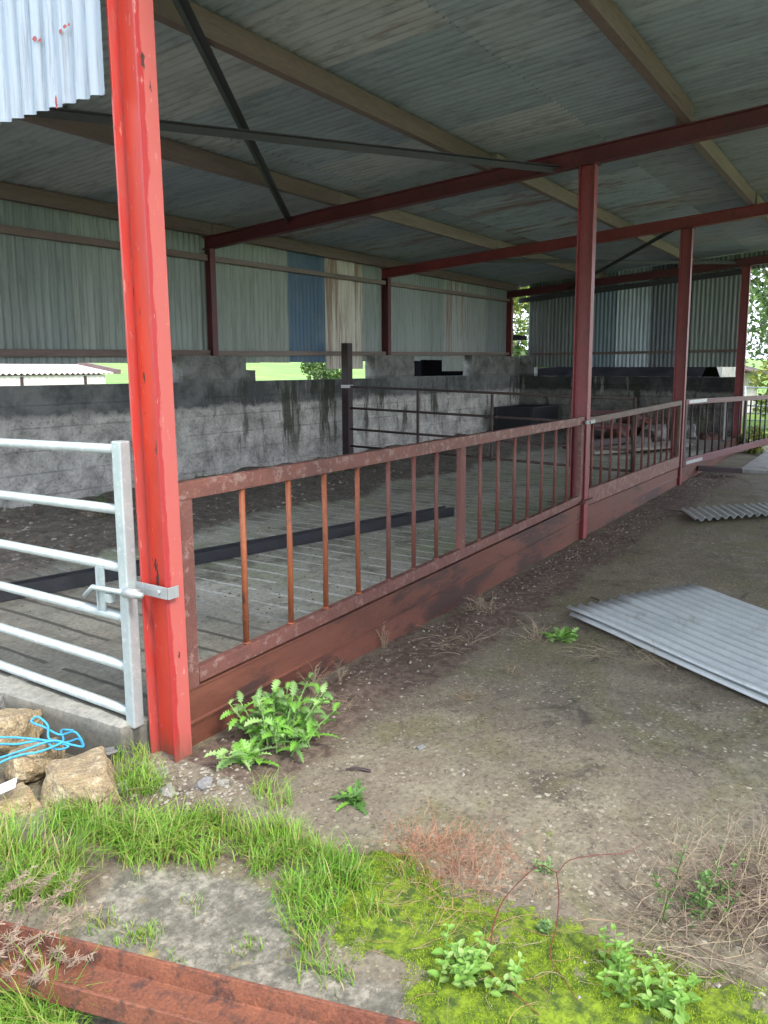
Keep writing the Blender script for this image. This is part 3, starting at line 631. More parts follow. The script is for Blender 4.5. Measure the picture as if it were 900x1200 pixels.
# ------------------------------------------------------------------ loose corrugated sheets in the yard
def loose(name, o0, e1, e2, n1, n2_, zf, label, color, pitch=.088):
    """e1 = across the corrugations (unit), e2 = along (unit), n1,n2 lengths"""
    m = MB(); seg = 8; nu = round(n1/pitch*seg); nv = 14
    for i in range(nu+1):
        u = n1*i/nu; dd = .018*math.sin(2*math.pi*u/pitch)
        for j in range(nv+1):
            v = n2_*j/nv; p = o0+e1*u+e2*v; m.v.append((p.x, p.y, zf(u, v)+dd))
    for i in range(nu):
        for j in range(nv): m.f.append((i*(nv+1)+j, (i+1)*(nv+1)+j, (i+1)*(nv+1)+j+1, i*(nv+1)+j+1)); m.m.append(0)
    o = m.build(name, M['corr_flat'], smooth=True, color=color, loc=(o0.x, o0.y, 0)); s = o.modifiers.new('s', 'SOLIDIFY'); s.thickness = .0015
    return tag(o, label, 'metal sheet')
p0 = G(664, 711, .03); p1 = G(806, 689, .05); e1 = Vector((p1.x-p0.x, p1.y-p0.y, 0)); L1 = e1.length; e1.normalize()
pe = G(900, 813, .03); e2 = Vector((pe.x-p0.x, pe.y-p0.y, 0)).normalized()
e1 = (e1-e2*e1.dot(e2)*.75).normalized()
loose('corrugated_sheet', p0, e1, e2, 1.10, 2.4, lambda u, v: .022+.02*math.exp(-((v-.1)/.3)**2)*(u > .4)+.006*math.sin(v*4), 'pale grey corrugated sheet lying on the yard, larger and nearer of the two', (.66,.72,.72))
loose('corrugated_sheet', p0+e2*.09+e1*-.05, e1, e2, 1.05, 2.4, lambda u, v: .004+.004*math.sin(v*3+1), 'second grey corrugated sheet almost hidden beneath the larger pale one', (.6,.65,.65))
q0 = G(798, 597, .02); e2 = (G(818, 612)-G(798, 597)).normalized(); e2.z = 0; e1 = (G(900, 590)-G(798, 596)).normalized(); e1.z = 0
loose('corrugated_sheet', q0, e1.normalized(), e2.normalized(), 2.2, .62, lambda u, v: .02+.012*math.sin(u*2), 'short darker corrugated sheet on the yard beyond the larger pale one', (.42,.45,.42), pitch=.10)

# ------------------------------------------------------------------ rocks, rubble, rope
def rock(name, c, size, seed, mat, rz=0, label=None, cat='rock', group=None, parent=None, cut=.9, sub=4, rough=.16):
    import bmesh
    bm = bmesh.new(); bmesh.ops.create_icosphere(bm, subdivisions=sub, radius=1)
    for v in bm.verts:
        p = v.co.normalized(); q = p.copy()
        for ax, k in ((Vector((.3,.2,1)).normalized(), .62), (Vector((1,.1,.2)).normalized(), .8), (Vector((-.9,.5,.1)).normalized(), .75), (Vector((.1,-1,.15)).normalized(), .78), (Vector((-.2,.95,.3)).normalized(), .8)):
            dd = q.dot(ax)
            if dd > k*cut: q -= ax*(dd-k*cut)
        n_ = mn.fractal(p*1.6+Vector((seed*3.1, seed, 0)), 1, 2, 4)*rough+mn.noise(p*9+Vector((seed, 0, 0)))*.02
        v.co = q*(1+n_)
    rot = Matrix.Rotation(rz, 3, 'Z')
    for v in bm.verts: v.co = rot @ Vector((v.co.x*size[0], v.co.y*size[1], v.co.z*size[2]))
    me = bpy.data.meshes.new(name); bm.to_mesh(me); bm.free(); me.materials.append(mat)
    o = bpy.data.objects.new(name, me); COL.objects.link(o); o.location = c
    me.polygons.foreach_set('use_smooth', [sub < 3]*len(me.polygons))
    BASE[o.name] = Vector(c); tag(o, label, cat, group); return o
def at(px, py, z=0): p = G(px, py, z); return p
grp = 'rocks below the concrete slab'
p = at(95, 915, .05); rock('rock', (p.x, p.y, .045), (.235,.15,.10), 1, M['rock'], R(55), 'large flat ochre rock in the grass left of the bright red column', group=grp)
p = at(38, 880, .06); rock('rock', (p.x, p.y, .03), (.15,.10,.085), 2, M['rock'], R(20), 'smaller broken ochre rock lying under the blue rope', group=grp)
p = at(12, 930, .05); rock('rock', (p.x, p.y, .01), (.12,.10,.06), 5, M['rock'], R(70), 'ochre rock at the left edge beside the white scrap', group=grp)
p = at(14, 845, .08); rock('rock', (p.x, p.y, .06), (.13,.15,.10), 8, M['rock'], R(10), 'yellowish rock leaning on the slab behind the blue rope', group=grp)
p = at(-50, 900, .06); rock('rock', (p.x, p.y, .02), (.16,.13,.09), 9, M['rock'], R(40), 'ochre rock just beyond the left edge rocks', group=grp)
p = at(2, 824, .08); rock('rock', (p.x, p.y, .09), (.06,.06,.05), 12, M['slate'], 0, 'small dark stone on the slab edge at far left', group=grp)
p = at(118, 880, .06); rock('slate', (p.x, p.y, .055), (.075,.03,.012), 6, M['slate'], R(-40), 'thin grey slate wedged behind the large ochre rock', cat='slate')
g2 = 'broken concrete lumps at the foot of the bright red column'
labs = ['largest pale lump of broken concrete against the foot of the bright red column', 'low pale concrete lump in the grass below the bright red column', 'small grey concrete lump left of the bright red column foot',
        'flat dark stone in the grass right of the bright red column', 'small pale lump farthest left of the column rubble', 'small pale lump under the thistle beside the column']
for i, (px, py, s, mt) in enumerate(((186,905,.042,'rock_grey'),(196,925,.036,'rock_grey'),(170,908,.032,'slate'),(240,918,.035,'slate'),(143,922,.028,'rock_grey'),(262,915,.022,'rock_grey'))):
    p = at(px, py, .02); rock('rubble_lump', (p.x, p.y, .012), (s*1.2, s*.9, s*.8), 20+i, M[mt], i, labs[i], cat='rubble', group=g2, sub=3, rough=.3)
# white scrap and little chips
p = at(8, 925, .10); m = MB(); m.bar((p.x-.05, p.y+.05, .085), (p.x+.03, p.y-.01, .115), .07, .003); tag(m.build('plastic_scrap', M['white_paper'], loc=(p.x, p.y, .09)), 'white flat scrap on the rocks at the left edge', 'scrap')
p = at(493, 878); m = MB(); m.bar((p.x-.012, p.y+.006, .008), (p.x+.016, p.y-.008, .010), .022, .006); tag(m.build('tile_chip', M['galv_dull'], loc=(p.x, p.y, 0)), 'small pale oblong chip lying alone on the yard concrete', 'chip')
# rope: loose loops
def smooth_pts(P, n=10):
    out = []
    for i in range(len(P)-1):
        p0, p1, p2, p3 = P[max(i-1, 0)], P[i], P[i+1], P[min(i+2, len(P)-1)]
        for k in range(n):
            t = k/n; out.append(.5*((2*p1)+(p2-p0)*t+(2*p0-5*p1+4*p2-p3)*t*t+(3*p1-p0-3*p2+p3)*t**3))
    return out+[P[-1]]
rp = [(-30,895,.06),(0,888,.08),(30,878,.11),(62,868,.13),(85,873,.10),(98,874,.08),(88,858,.09),(70,861,.12),(52,852,.14),(37,846,.14),(44,840,.16),(56,850,.15),(58,866,.13),(80,874,.10),(66,878,.09),(50,868,.13),(20,872,.12),(0,872,.10),(-20,876,.09),(-18,866,.10),(10,864,.12),(40,866,.14),(75,870,.11),(92,866,.08),(98,876,.06)]
m = MB(); m.tube(smooth_pts([G(a_, b_, z_) for a_, b_, z_ in rp]), .0045, 6)
rp2 = [(-20,905,.05),(8,890,.09),(28,884,.10),(42,882,.11),(60,876,.11),(74,868,.12),(72,856,.10),(86,856,.08)]
m.tube(smooth_pts([G(a_, b_, z_) for a_, b_, z_ in rp2]), .0045, 6)
tag(m.build('rope', M['rope'], smooth=True, loc=tuple(G(50, 870, .1))), 'loose tangle of light blue rope over the rocks', 'rope')

# rubble pile, slabs and trough at the far end of the pen
g3 = 'stones heaped at the far end of the pen'
sp_ = [(14.2,4.3,.30,.34),(14.9,4.9,.35,.45),(14.7,3.7,.28,.36),(15.2,4.2,.34,.5),(13.9,3.75,.2,.25),(15.3,3.3,.3,.36),(13.8,4.9,.22,.26),(15.5,5.2,.3,.3),(14.4,3.2,.2,.25),(15.5,2.9,.2,.25)]
for i, (x, y, s, z) in enumerate(sp_):
    rock('stone', (x, y, z), (s*1.2, s*.9, s*.75), 40+i, M['slate'] if i % 3 else M['skirt'], i*1.3, 'rough stone in the heap behind the railings at the far end of the pen', 'stone', g3, sub=3, rough=.3)
m = MB(); m.bar((12.35, 4.25, .20), (14.0, 3.05, .26), .55, .05); tag(m.build('concrete_plank', M['rock_grey'], loc=(13.2, 3.6, .2)), 'long flat grey concrete slab lying behind the middle railing panel', 'slab')
m = MB(); m.bar((12.1, 4.5, .30), (13.6, 3.9, .32), .12, .10); tag(m.build('timber_beam', M['dark_post'], loc=(12.8, 4.2, .25)), 'dark beam lying beside the flat grey slab in the pen', 'beam')
fr = thing('metal_hurdle', (13.9, 4.2, .2), 'small rusty red hurdle standing in front of the stone heap', 'hurdle')
for a_, b_ in (((13.6,4.6,.2),(13.6,4.6,.80)), ((13.9,3.9,.2),(13.9,3.9,.82)), ((13.6,4.6,.78),(13.9,3.9,.80)), ((13.6,4.6,.5),(13.9,3.9,.52))):
    m = MB(); m.bar(a_, b_, .06, .06); m.build('bar', M['oxide_dark'], fr)
tr = MB(); x0, x1, y0, y1, z0_, z1_ = 14.5, 15.9, 6.1, 6.95, .25, .78
tr.box(x0, x1, y0, y0+.05, z0_, z1_).box(x0, x1, y1-.05, y1, z0_, z1_).box(x0, x0+.05, y0+.051, y1-.051, z0_, z1_).box(x1-.05, x1, y0+.051, y1-.051, z0_, z1_).box(x0+.051, x1-.051, y0+.051, y1-.051, z0_, z0_+.05)
tag(tr.build('water_trough', M['black'], bevel=.012, loc=(15.2, 6.5, .25)), 'dark blue black plastic trough in the far rear corner of the pen', 'trough')

# ------------------------------------------------------------------ outside: sheds, fence gate, trees
# left: low shed with pinkish roof
sh = thing('low_shed', (6, 16, -.3), 'low pale block shed with a faded pink corrugated roof behind the rear wall', 'shed')
YS = 14.0; ea = AY(-60, 439, YS); eb = AY(138, 437, YS); ra = AY(72, 414, YS+3.4); RZ = ra.z-ea.z
xr = eb.x; xl = -3.0
m = MB(); m.box(xl+.2, xr-.25, YS+.08, YS+6.2, -.6, ea.z-.03); m.build('wall', M['block_pale'], sh)
M['pink_roof'] = corr_mat('faded_pink_roof', (2, .3, 1), rust=(.7, .8), metal=0)
def pr(u, v, d): return (u, YS+3.4*v, ea.z+RZ*v+d)
corr(xl, xr, 0, 1, pr, pitch=.12, amp=.02, nv=1).build('roof', M['pink_roof'], sh, smooth=True, color=(.60,.46,.47))
corr(xl, xr, 0, 1, lambda u, v, d: (u, YS+3.4+3.2*v, ea.z+RZ-.6*v+d), pitch=.12, amp=.02, nv=1).build('roof', M['pink_roof'], sh, smooth=True, color=(.60,.46,.47))
m = MB(); m.add([(xr-.27, YS+.1, ea.z-.03), (xr-.27, YS+6.2, ea.z-.03), (xr-.27, YS+3.4, ea.z+RZ-.05)], [(0,1,2)]); m.build('gable', M['block_pale'], sh)
m = MB(); m.bar((xr, YS-.05, ea.z+.03), (xr, YS+3.4, ea.z+RZ+.03), .08, .10); m.build('verge_board', M['timber'], sh)
x = xl+.6
while x < xr-.5:
    m = MB(); m.box(x, x+.05, YS+.05, YS+.079, .6, ea.z-.05); m.build('joint_post', M['dark_post'], sh); x += 1.37
# far block pillar and stone, behind first slot
# dark open structure seen through the slots on the right of the rear wall
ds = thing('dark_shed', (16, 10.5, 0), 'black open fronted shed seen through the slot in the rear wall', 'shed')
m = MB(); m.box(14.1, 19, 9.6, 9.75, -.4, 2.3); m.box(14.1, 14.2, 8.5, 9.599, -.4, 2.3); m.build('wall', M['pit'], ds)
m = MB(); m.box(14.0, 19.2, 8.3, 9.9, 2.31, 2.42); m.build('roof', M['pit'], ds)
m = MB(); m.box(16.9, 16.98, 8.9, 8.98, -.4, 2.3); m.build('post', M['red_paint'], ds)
# behind the far end wall: black covered thing, grey block shed, white shed
cl = thing('black_clamp', (20, 5, 0), 'long black sheeted silage clamp behind the far end wall', 'silage clamp')
m = MB(); ns = 24
for i in range(ns+1):
    y = 3.75+(8.6-3.75)*i/ns
    for j in range(9):
        t = math.pi*j/8; m.v.append((20+1.6*-math.cos(t), y, -.1+1.80*math.sin(t)**.6*(1-.09*max(0, (y-7.2)/1.2))+.03*mn.noise((y*3, j, 0))))
for i in range(ns):
    for j in range(8): m.f.append((i*9+j, (i+1)*9+j, (i+1)*9+j+1, i*9+j+1)); m.m.append(0)
m.build('plastic_cover', M['pit'], cl, smooth=True)
bs = thing('block_outhouse', (22, 4.2, 0), 'grey block outhouse with a small dark opening behind the far end wall', 'outhouse')
pA, pB = AX(766, 440, 22), AX(846, 440, 22)
m = MB(); m.box(22, 24.5, pB.y, pA.y, -.3, 2.05); m.build('wall', M['block_dark'], bs)
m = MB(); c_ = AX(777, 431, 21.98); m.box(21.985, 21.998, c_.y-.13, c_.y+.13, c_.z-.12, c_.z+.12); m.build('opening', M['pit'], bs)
ws = thing('white_outhouse', (26, 3.5, 0), 'small white outhouse with a sloping rusty roof and dark window beyond the far end wall', 'outhouse')
pA, pB = AX(822, 440, 26), AX(872, 440, 26); zp = AX(830, 424, 26).z; zq = AX(868, 437, 26).z
m = MB(); m.add([(26, pA.y, -.3), (26, pB.y, -.3), (26, pB.y, zq), (26, pA.y-.25, zp+.05), (26, pA.y, zp), (29, pA.y, -.3), (29, pB.y, -.3), (29, pB.y, zq), (29, pA.y-.25, zp+.05), (29, pA.y, zp)],
    [(0,1,2,3,4), (9,8,7,6,5), (1,6,7,2), (2,7,8,3), (3,8,9,4), (4,9,5,0)]); m.build('wall', M['block_pale'], ws)
m = MB(); m.bar((25.75, pA.y, zp+.16), (25.75, pB.y-.5, zq-.02), .5, .06, up=(0,1,0)); m.add([(25.6, pA.y+.1, zp+.14), (25.6, pB.y-.6, zq-.06), (29.3, pB.y-.6, zq-.06), (29.3, pA.y+.1, zp+.14)], [(0,1,2,3)]); m.build('roof', M['timber'], ws)
c_ = AX(840, 436, 25.98); m = MB(); m.box(25.985, 25.998, c_.y-.16, c_.y+.16, c_.z-.16, c_.z+.16); m.build('window', M['pit'], ws)
# green gate and white post beyond the far column
fg = thing('field_gate', (19.5, 1.9, 0), 'distant galvanised gate in the greenery beyond the last red column', 'gate')
pA, pB = AX(872, 480, 19.5), AX(960, 480, 19.5)
for z_ in (1.12, .90, .70, .52, .36, .2): m = MB(); m.tube([(19.5, pA.y, z_), (19.9, pB.y-2, z_)], .02, 6); m.build('rail', M['galv'], fg, smooth=True)
for y_ in (pA.y, pB.y): m = MB(); m.tube([(19.5, y_, 0), (19.5, y_, 1.15)], .025, 6); m.build('stile', M['galv'], fg, smooth=True)
p = G(846, 556); m = MB(); m.bar((p.x, p.y+.35, .07), (p.x+.15, p.y-.25, .06), .16, .07); tag(m.build('railway_sleeper', M['dark_post'], loc=(p.x, p.y, 0)), 'dark timber block on the yard at the foot of the swung out panel', 'timber')
p = G(885, 548); m = MB(); m.box(p.x-.5, p.x+3.0, -3.5, 1.9, -.1, .022); tag(m.build('path', M['block_dark'], loc=(p.x, p.y, 0)), kind='structure')
m = MB(); m.box(15.55, 15.6, 2.60, 2.64, .2, .95); tag(m.build('marker_post', M['white_band'], loc=(15.6, 2.6, .2)), 'thin white stake left of the last red column', 'stake')

def leaf_cluster(m, c, r, n, size, mis, squash=1, rnd=random):
    for _ in range(n):
        t = rnd.random()*2*math.pi; u = rnd.uniform(-1, 1); q = rnd.random()**.45; s = math.sqrt(1-u*u)
        p = Vector((c[0]+r*q*s*math.cos(t), c[1]+r*q*s*math.sin(t), c[2]+r*q*u*squash)); z = size*rnd.uniform(.6, 1.3)
        a = Vector((rnd.gauss(0,1), rnd.gauss(0,1), rnd.gauss(0,.6))).normalized(); b = a.cross(Vector((rnd.gauss(0,1), rnd.gauss(0,1), rnd.gauss(0,1)))).normalized()
        m.add([p-a*z, p-a*z*.1+b*z*.5, p+a*z, p-a*z*.1-b*z*.5], [(0,1,2,3)], rnd.choice(mis))
TL = {'yellow': [leafmat('leaf_yellow', (.32,.34,.06), (.24,.28,.05)), leafmat('leaf_lime', (.17,.24,.045), (.22,.28,.05)), leafmat('leaf_olive', (.09,.14,.03), (.12,.16,.04))],
      'green': [leafmat('leaf_mid', (.06,.12,.03), (.09,.16,.04)), leafmat('leaf_deep', (.035,.07,.022), (.05,.09,.028)), leafmat('leaf_fresh', (.12,.20,.05), (.16,.24,.06))]}
def tree(name, x, y, h, r, kind, label, n=3500, size=.10, low=.15, group='trees and bushes outside the shed'):
    rnd = random.Random(int(x*77+y*31)); root = thing(name, (x, y, gz(x, y)), label, 'tree' if 'tree' in name else 'bush', group); z0 = gz(x, y)
    m = MB(); m.tube([(x, y, z0-.1), (x+.05*h*.2, y, z0+h*.35), (x, y+.1, z0+h*.8)], [.05*h*.6, .03*h*.6, .01*h], 8)
    tips = []
    for i in range(9):
        t = rnd.random()*6.28; zz = z0+h*rnd.uniform(low+.1, .6); e = Vector((x+r*.7*math.cos(t), y+r*.7*math.sin(t), zz+h*.22)); tips.append(e)
        m.tube([(x, y, zz), ((x+e.x)/2, (y+e.y)/2, zz+h*.08), e], [.015*h*.6, .01*h*.6, .004*h], 5)
    m.build('trunk', M['bark'], root, smooth=True)
    c = MB(); k = 26
    for i in range(k):
        t = rnd.random()*6.28; q = rnd.random()**.5; zz = rnd.uniform(low, .9); rr = r*math.sin(math.pi*min(1, max(.12, (zz-low*.5)/(1-low*.5))))**.6
        leaf_cluster(c, (x+rr*q*math.cos(t), y+rr*q*math.sin(t), z0+h*zz), r*rnd.uniform(.22, .42), n//k, size, [0, 0, 1, 2] if i % 3 else [1, 1, 2], .8, rnd)
    c.build('crown', TL[kind], root)
    return root
tree('deciduous_tree', 21.5, 10.9, 5.2, 2.2, 'yellow', 'yellow green tree framed by the gap at the rear corner of the shed', 12000, .065)
tree('deciduous_tree', 27, 12.5, 8, 3.2, 'green', 'taller dark green tree behind the yellow green one at the rear corner', 6000, .16)
tree('deciduous_tree', 29, 2.6, 7.5, 3.0, 'green', 'tall green tree beyond the last red column', 13000, .075)
tree('deciduous_tree', 34, .2, 9, 3.6, 'green', 'big tree at the right edge standing behind the tall green one', 10000, .11)
tree('hedge_bush', 22.5, 1.7, 2.3, 1.3, 'yellow', 'light green bush behind the distant galvanised gate', 6000, .07, .05)
tree('hedge_bush', 24.5, .6, 3.0, 1.6, 'green', 'dark bush at the right edge behind the distant gate', 5000, .08, .05)
tree('hedge_bush', 15.9, 2.1, .55, .42, 'yellow', 'low bright green weed bush at the foot of the last red column', 1500, .035, .05)
tree('hedge_bush', 17.6, .9, .6, .9, 'yellow', 'low bright green clump on the verge past the swung out panel', 2500, .04, .05)
tree('hedge_bush', 11.5, 21.0, 3.2, 1.9, 'green', 'bush at the edge of the green field behind the pink roofed shed', 4000, .10, .05)
tree('hedge_bush', 14.2, 16.5, 2.4, 1.1, 'yellow', 'small bush in the field seen through the left end of the wide slot', 3500, .06, .05)
tree('hedge_bush', 18.3, 14.5, 2.3, 1.0, 'green', 'bush in the field seen through the right end of the wide slot', 3500, .06, .05)
tree('hedge_bush', 12.6, 13.4, 2.2, 1.0, 'green', 'bush seen just left of the first rear pier', 3500, .06, .05)
for i, (x, y, h) in enumerate(((2,70,9),(14,72,8),(28,75,10),(44,72,9),(60,66,11),(66,40,10),(68,22,9),(70,8,10),(68,-6,9))):
    tree('deciduous_tree', x, y, h, h*.5, 'green', ['distant green tree in the field line far left','second distant field tree from the left','third distant field tree','fourth distant field tree','distant tree behind the shed corner','distant tree beyond the far end, left one','distant tree beyond the far end, middle one','distant tree past the last column','distant tree at the far right edge'][i], 1500, .35, .1)

# ------------------------------------------------------------------ vegetation in the foreground
def blade(m, p, L, az, lean, w, mi, droop=.6):
    d = Vector((math.cos(az), math.sin(az), 0)); s = Vector((-d.y, d.x, 0)); pts = []
    for t in (0, .4, .75, 1):
        a = lean*(t**1.3)*droop+lean*.35*t
        pts.append(Vector(p)+d*(L*math.sin(a)*t)+Vector((0, 0, L*t*math.cos(a))))
    ws = (w, w*.85, w*.5)
    v = []
    for q, ww in zip(pts[:3], ws): v += [q-s*ww/2, q+s*ww/2]
    v.append(pts[3]); m.add(v, [(0,1,3,2), (2,3,5,4), (4,5,6)], mi)
def rand_in(P, rnd):
    x0, x1 = min(p[0] for p in P), max(p[0] for p in P); y0, y1 = min(p[1] for p in P), max(p[1] for p in P)
    while True:
        x, y = rnd.uniform(x0, x1), rnd.uniform(y0, y1)
        if inside(x, y, P): return x, y
rnd = random.Random(3)
gb = MB()
for P, n in ((P_GRASS, 700), (P_GRASS2, 110)):
    for _ in range(n):
        x, y = rand_in(P, rnd); dn = mn.noise((x*3.5, y*3.5, 11))
        if dn < -.06: continue
        az0 = rnd.random()*6.28; k = rnd.randint(9, 20); Lc = (.055+.07*max(0, dn+.25))*rnd.uniform(.8, 1.4)
        if G(0, 1080).x+.5 > x and y > 1.55: Lc *= 1.5
        for _ in range(k):
            px, py = x+rnd.gauss(0, .016), y+rnd.gauss(0, .016); blade(gb, (px, py, gz(px, py)-.004), Lc*rnd.uniform(.6, 1.25), az0+rnd.gauss(0, 1.3), rnd.uniform(.3, 1.7), rnd.uniform(.0022, .0045), rnd.choices((0,1,2,3), (6,4,2,.6))[0])
# sparse tufts spilling outwards
for (px, py, n, L) in ((150,880,60,.11),(165,890,50,.09),(140,895,40,.08),(345,1000,60,.10),(385,1030,60,.09),(420,1050,60,.08),(360,1120,50,.09),(372,1140,40,.07),(255,965,60,.10),(310,930,60,.09),(325,945,50,.11),(225,1060,30,.03),(290,1110,40,.035),(400,1150,50,.04),(120,1085,40,.06),(200,1130,30,.03),(165,1095,60,.035),(175,1100,60,.035),(150,1100,40,.03),(480,1030,50,.06),(330,980,60,.12),(300,990,70,.13),(270,985,70,.12),(440,1085,60,.07),(520,1050,40,.05),(60,1195,60,.1),(10,1010,90,.16),(40,1015,90,.16),(80,1020,80,.14),(20,1040,80,.15),(110,990,80,.12)):
    q = G(px, py); az0 = rnd.random()*6.28
    for _ in range(n):
        x, y = q.x+rnd.gauss(0, .025), q.y+rnd.gauss(0, .025); blade(gb, (x, y, gz(x, y)-.003), L*rnd.uniform(.5, 1.2), az0+rnd.gauss(0, 1.2), rnd.uniform(.2, 1.2), rnd.uniform(.002, .0045), rnd.choices((0,1,2,3), (6,3,3,.7))[0])
tag(gb.build('grass', GR), 'short bright green grass in the foreground', 'grass', kind='stuff')
mo = MB()
for _ in range(34000):
    x, y = rand_in(P_MOSS, rnd); dn = mn.noise((x*7, y*7, 2))+.5*mn.noise((x*18, y*18, 2))
    if dn < -.08: continue
    if soft(x, y, P_MOSS, .15)*1.3 < rnd.random(): continue
    blade(mo, (x, y, gz(x, y)-.002), rnd.uniform(.004, .009), rnd.random()*6.28, rnd.uniform(0, 1.4), rnd.uniform(.002, .004), 0 if rnd.random() < .6 else 1)
tag(mo.build('moss', MOSS), 'lime green moss cushions in the foreground', 'moss', kind='stuff')

def lobed_leaf(m, base, az, el, L, W, mi, bend=1.0, lobes=6, fold=.25, twist=0):
    """jagged dandelion-like leaf"""
    d = Vector((math.cos(az), math.sin(az), 0)); s = Vector((-d.y, d.x, 0)); n = lobes*2+1; mid = []; p = Vector(base); e = el
    for i in range(n+1): mid.append(p.copy()); p = p+(d*math.cos(e)+Vector((0,0,math.sin(e))))*(L/n); e -= bend/n
    v = []
    for i, q in enumerate(mid):
        t = i/n; w = W*(.18+.82*math.sin(math.pi*min(1, t*.85+.12)))*(1 if i % 2 else .38)
        if t > .97: w = .001
        back = d*(-.12*W if i % 2 else .0); up = Vector((0,0,1))*(w*fold)
        tw = s*math.cos(twist*t)+Vector((0,0,1))*math.sin(twist*t)
        v += [q-tw*w+back+up, q, q+tw*w+back+up]
    f = []
    for i in range(n):
        a = i*3; f += [(a, a+1, a+4, a+3), (a+1, a+2, a+5, a+4)]
    m.add(v, f, mi)
def rosette(name, px, py, n, L, W, label, mats, el=(.2, 1.2), cat='weed', lobes=6, seed=1, spread=.02, group=None, z=0):
    r = random.Random(seed); q = G(px, py, z); m = MB(); zz = gz(q.x, q.y)
    for i in range(n):
        az = r.random()*6.28; e = r.uniform(*el); lobed_leaf(m, (q.x+r.gauss(0, spread), q.y+r.gauss(0, spread), zz), az, e, L*r.uniform(.55, 1.15), W*r.uniform(.7, 1.2), r.choice((0,0,1)), r.uniform(.5, 1.6), lobes, r.uniform(.1, .5), r.uniform(-.6, .6))
    return tag(m.build(name, mats, loc=(q.x, q.y, zz)), label, cat, group)
tq = MB(); tr_ = random.Random(4); q_ = G(322, 872)
for i in range(26):
    aa = tr_.random()*6.28; rr_ = abs(tr_.gauss(0, .07)); bx_, by_ = q_.x+rr_*math.cos(aa), q_.y+rr_*math.sin(aa); hh_ = max(.05, .24*tr_.uniform(.5, 1.15)*(1-rr_*2.2)); lx, ly = (bx_-q_.x)*1.1, (by_-q_.y)*1.1; zz_ = gz(bx_, by_)
    tq.tube([(bx_, by_, zz_), (bx_+lx*.5, by_+ly*.5, zz_+hh_*.6), (bx_+lx, by_+ly, zz_+hh_)], [.004, .003, .002], 5, 1)
    for k in range(9):
        t = (k+.5)/9; lobed_leaf(tq, (bx_+lx*t, by_+ly*t, zz_+hh_*t), k*2.4+tr_.gauss(0, .4), tr_.uniform(-.1, 1.0)+.3*t, .105*tr_.uniform(.7, 1.2)*(1.15-.5*t), .019*tr_.uniform(.8, 1.25), tr_.choices((0, 1, 2), (4, 1, 3))[0], tr_.uniform(.6, 1.8), 6, tr_.uniform(.2, .7), tr_.uniform(-1, 1))
tag(tq.build('sow_thistle', THISTLE+[WEED[0]], loc=(q_.x, q_.y, gz(q_.x, q_.y))), 'big bright green jagged thistle growing against the rusty channel', 'weed')
rosette('sow_thistle', 291, 893, 16, .12, .026, 'small jagged green plant just below the big thistle', THISTLE, (.3, 1.3), lobes=6, seed=5)
rosette('dandelion', 414, 940, 20, .085, .018, 'small dandelion rosette alone on the concrete', [WEED[1], THISTLE[0]], (.2, 1.2), lobes=5, seed=6, spread=.008)
rosette('green_weed', 658, 742, 34, .13, .024, 'low green weed on the yard left of the pale corrugated sheet', THISTLE, (.1, .9), lobes=5, seed=7, spread=.03)
def stemmed(name, px, py, stems, H, leafL, label, mats, seed=1, lean=.5, z=None, spread=.05, cat='weed', group=None, wide=.5, per=7, at_=None, loc=None):
    r = random.Random(seed); q = loc or G(px, py); m = MB(); zz = gz(q.x, q.y) if z is None else z
    for i in range(stems):
        az = r.random()*6.28; h = H*r.uniform(.6, 1.1); b = Vector((q.x+r.gauss(0, spread), q.y+r.gauss(0, spread), zz)); ln = r.uniform(.1, lean)
        tip = b+Vector((math.cos(az)*h*ln, math.sin(az)*h*ln, h*math.sqrt(max(.1, 1-ln*ln)))); pts = [b.lerp(tip, t)+Vector((0, 0, .12*h*math.sin(math.pi*t))) for t in (0, .33, .66, 1)]
        m.tube(pts, [.0022, .0018, .0014, .0009], 4, 0)
        for k in range(per):
            t = (k+.6)/per; c = pts[0].lerp(pts[-1], t)+Vector((0, 0, .12*h*math.sin(math.pi*t))); a = az+k*2.4+r.gauss(0, .3); L = leafL*(1.1-.55*t)*r.uniform(.7, 1.2)
            d = Vector((math.cos(a), math.sin(a), r.uniform(-.1, .7))).normalized(); s = d.cross(Vector((0,0,1))).normalized(); u = s.cross(d); w = L*wide
            m.add([c, c+d*L*.3+s*w*.42+u*w*.1, c+d*L*.7+s*w*.36+u*w*.08, c+d*L, c+d*L*.7-s*w*.36+u*w*.08, c+d*L*.3-s*w*.42+u*w*.1, c+d*L*.5-u*w*.06], [(0,1,6),(1,2,6),(2,3,6),(3,4,6),(4,5,6),(5,0,6)], r.choice((0,0,1)))
    return tag(m.build(name, mats, loc=(q.x, q.y, zz)), label, cat, group)
BW = [leafmat('bluish_leaf', (.15,.31,.05), (.22,.38,.08), .5, scale=30), leafmat('bluish_leaf_pale', (.28,.42,.13), (.20,.33,.08), .5, scale=30)]
stemmed('leafy_weed', 545, 1150, 14, .09, .036, 'pale green round leaved weed in the moss at the bottom centre', BW, 11, .95, spread=.04, wide=.75)
stemmed('leafy_weed', 600, 1165, 6, .06, .034, 'few rounded leaves between the two larger foreground weeds', BW, 12, .8, spread=.035, wide=.8, per=4)
stemmed('leafy_weed', 725, 1165, 15, .15, .036, 'tallest pale green leafy weed at the bottom right', BW, 13, .8, spread=.05, wide=.6)
stemmed('leafy_weed', 785, 1190, 8, .10, .040, 'broad leaved weed at the lower right beside the tallest one', BW, 14, .9, spread=.02, wide=.65)
stemmed('leafy_weed', 640, 1100, 5, .05, .028, 'sprig of small leaves on the red bramble', WEED, 15, .8, spread=.006, per=5)
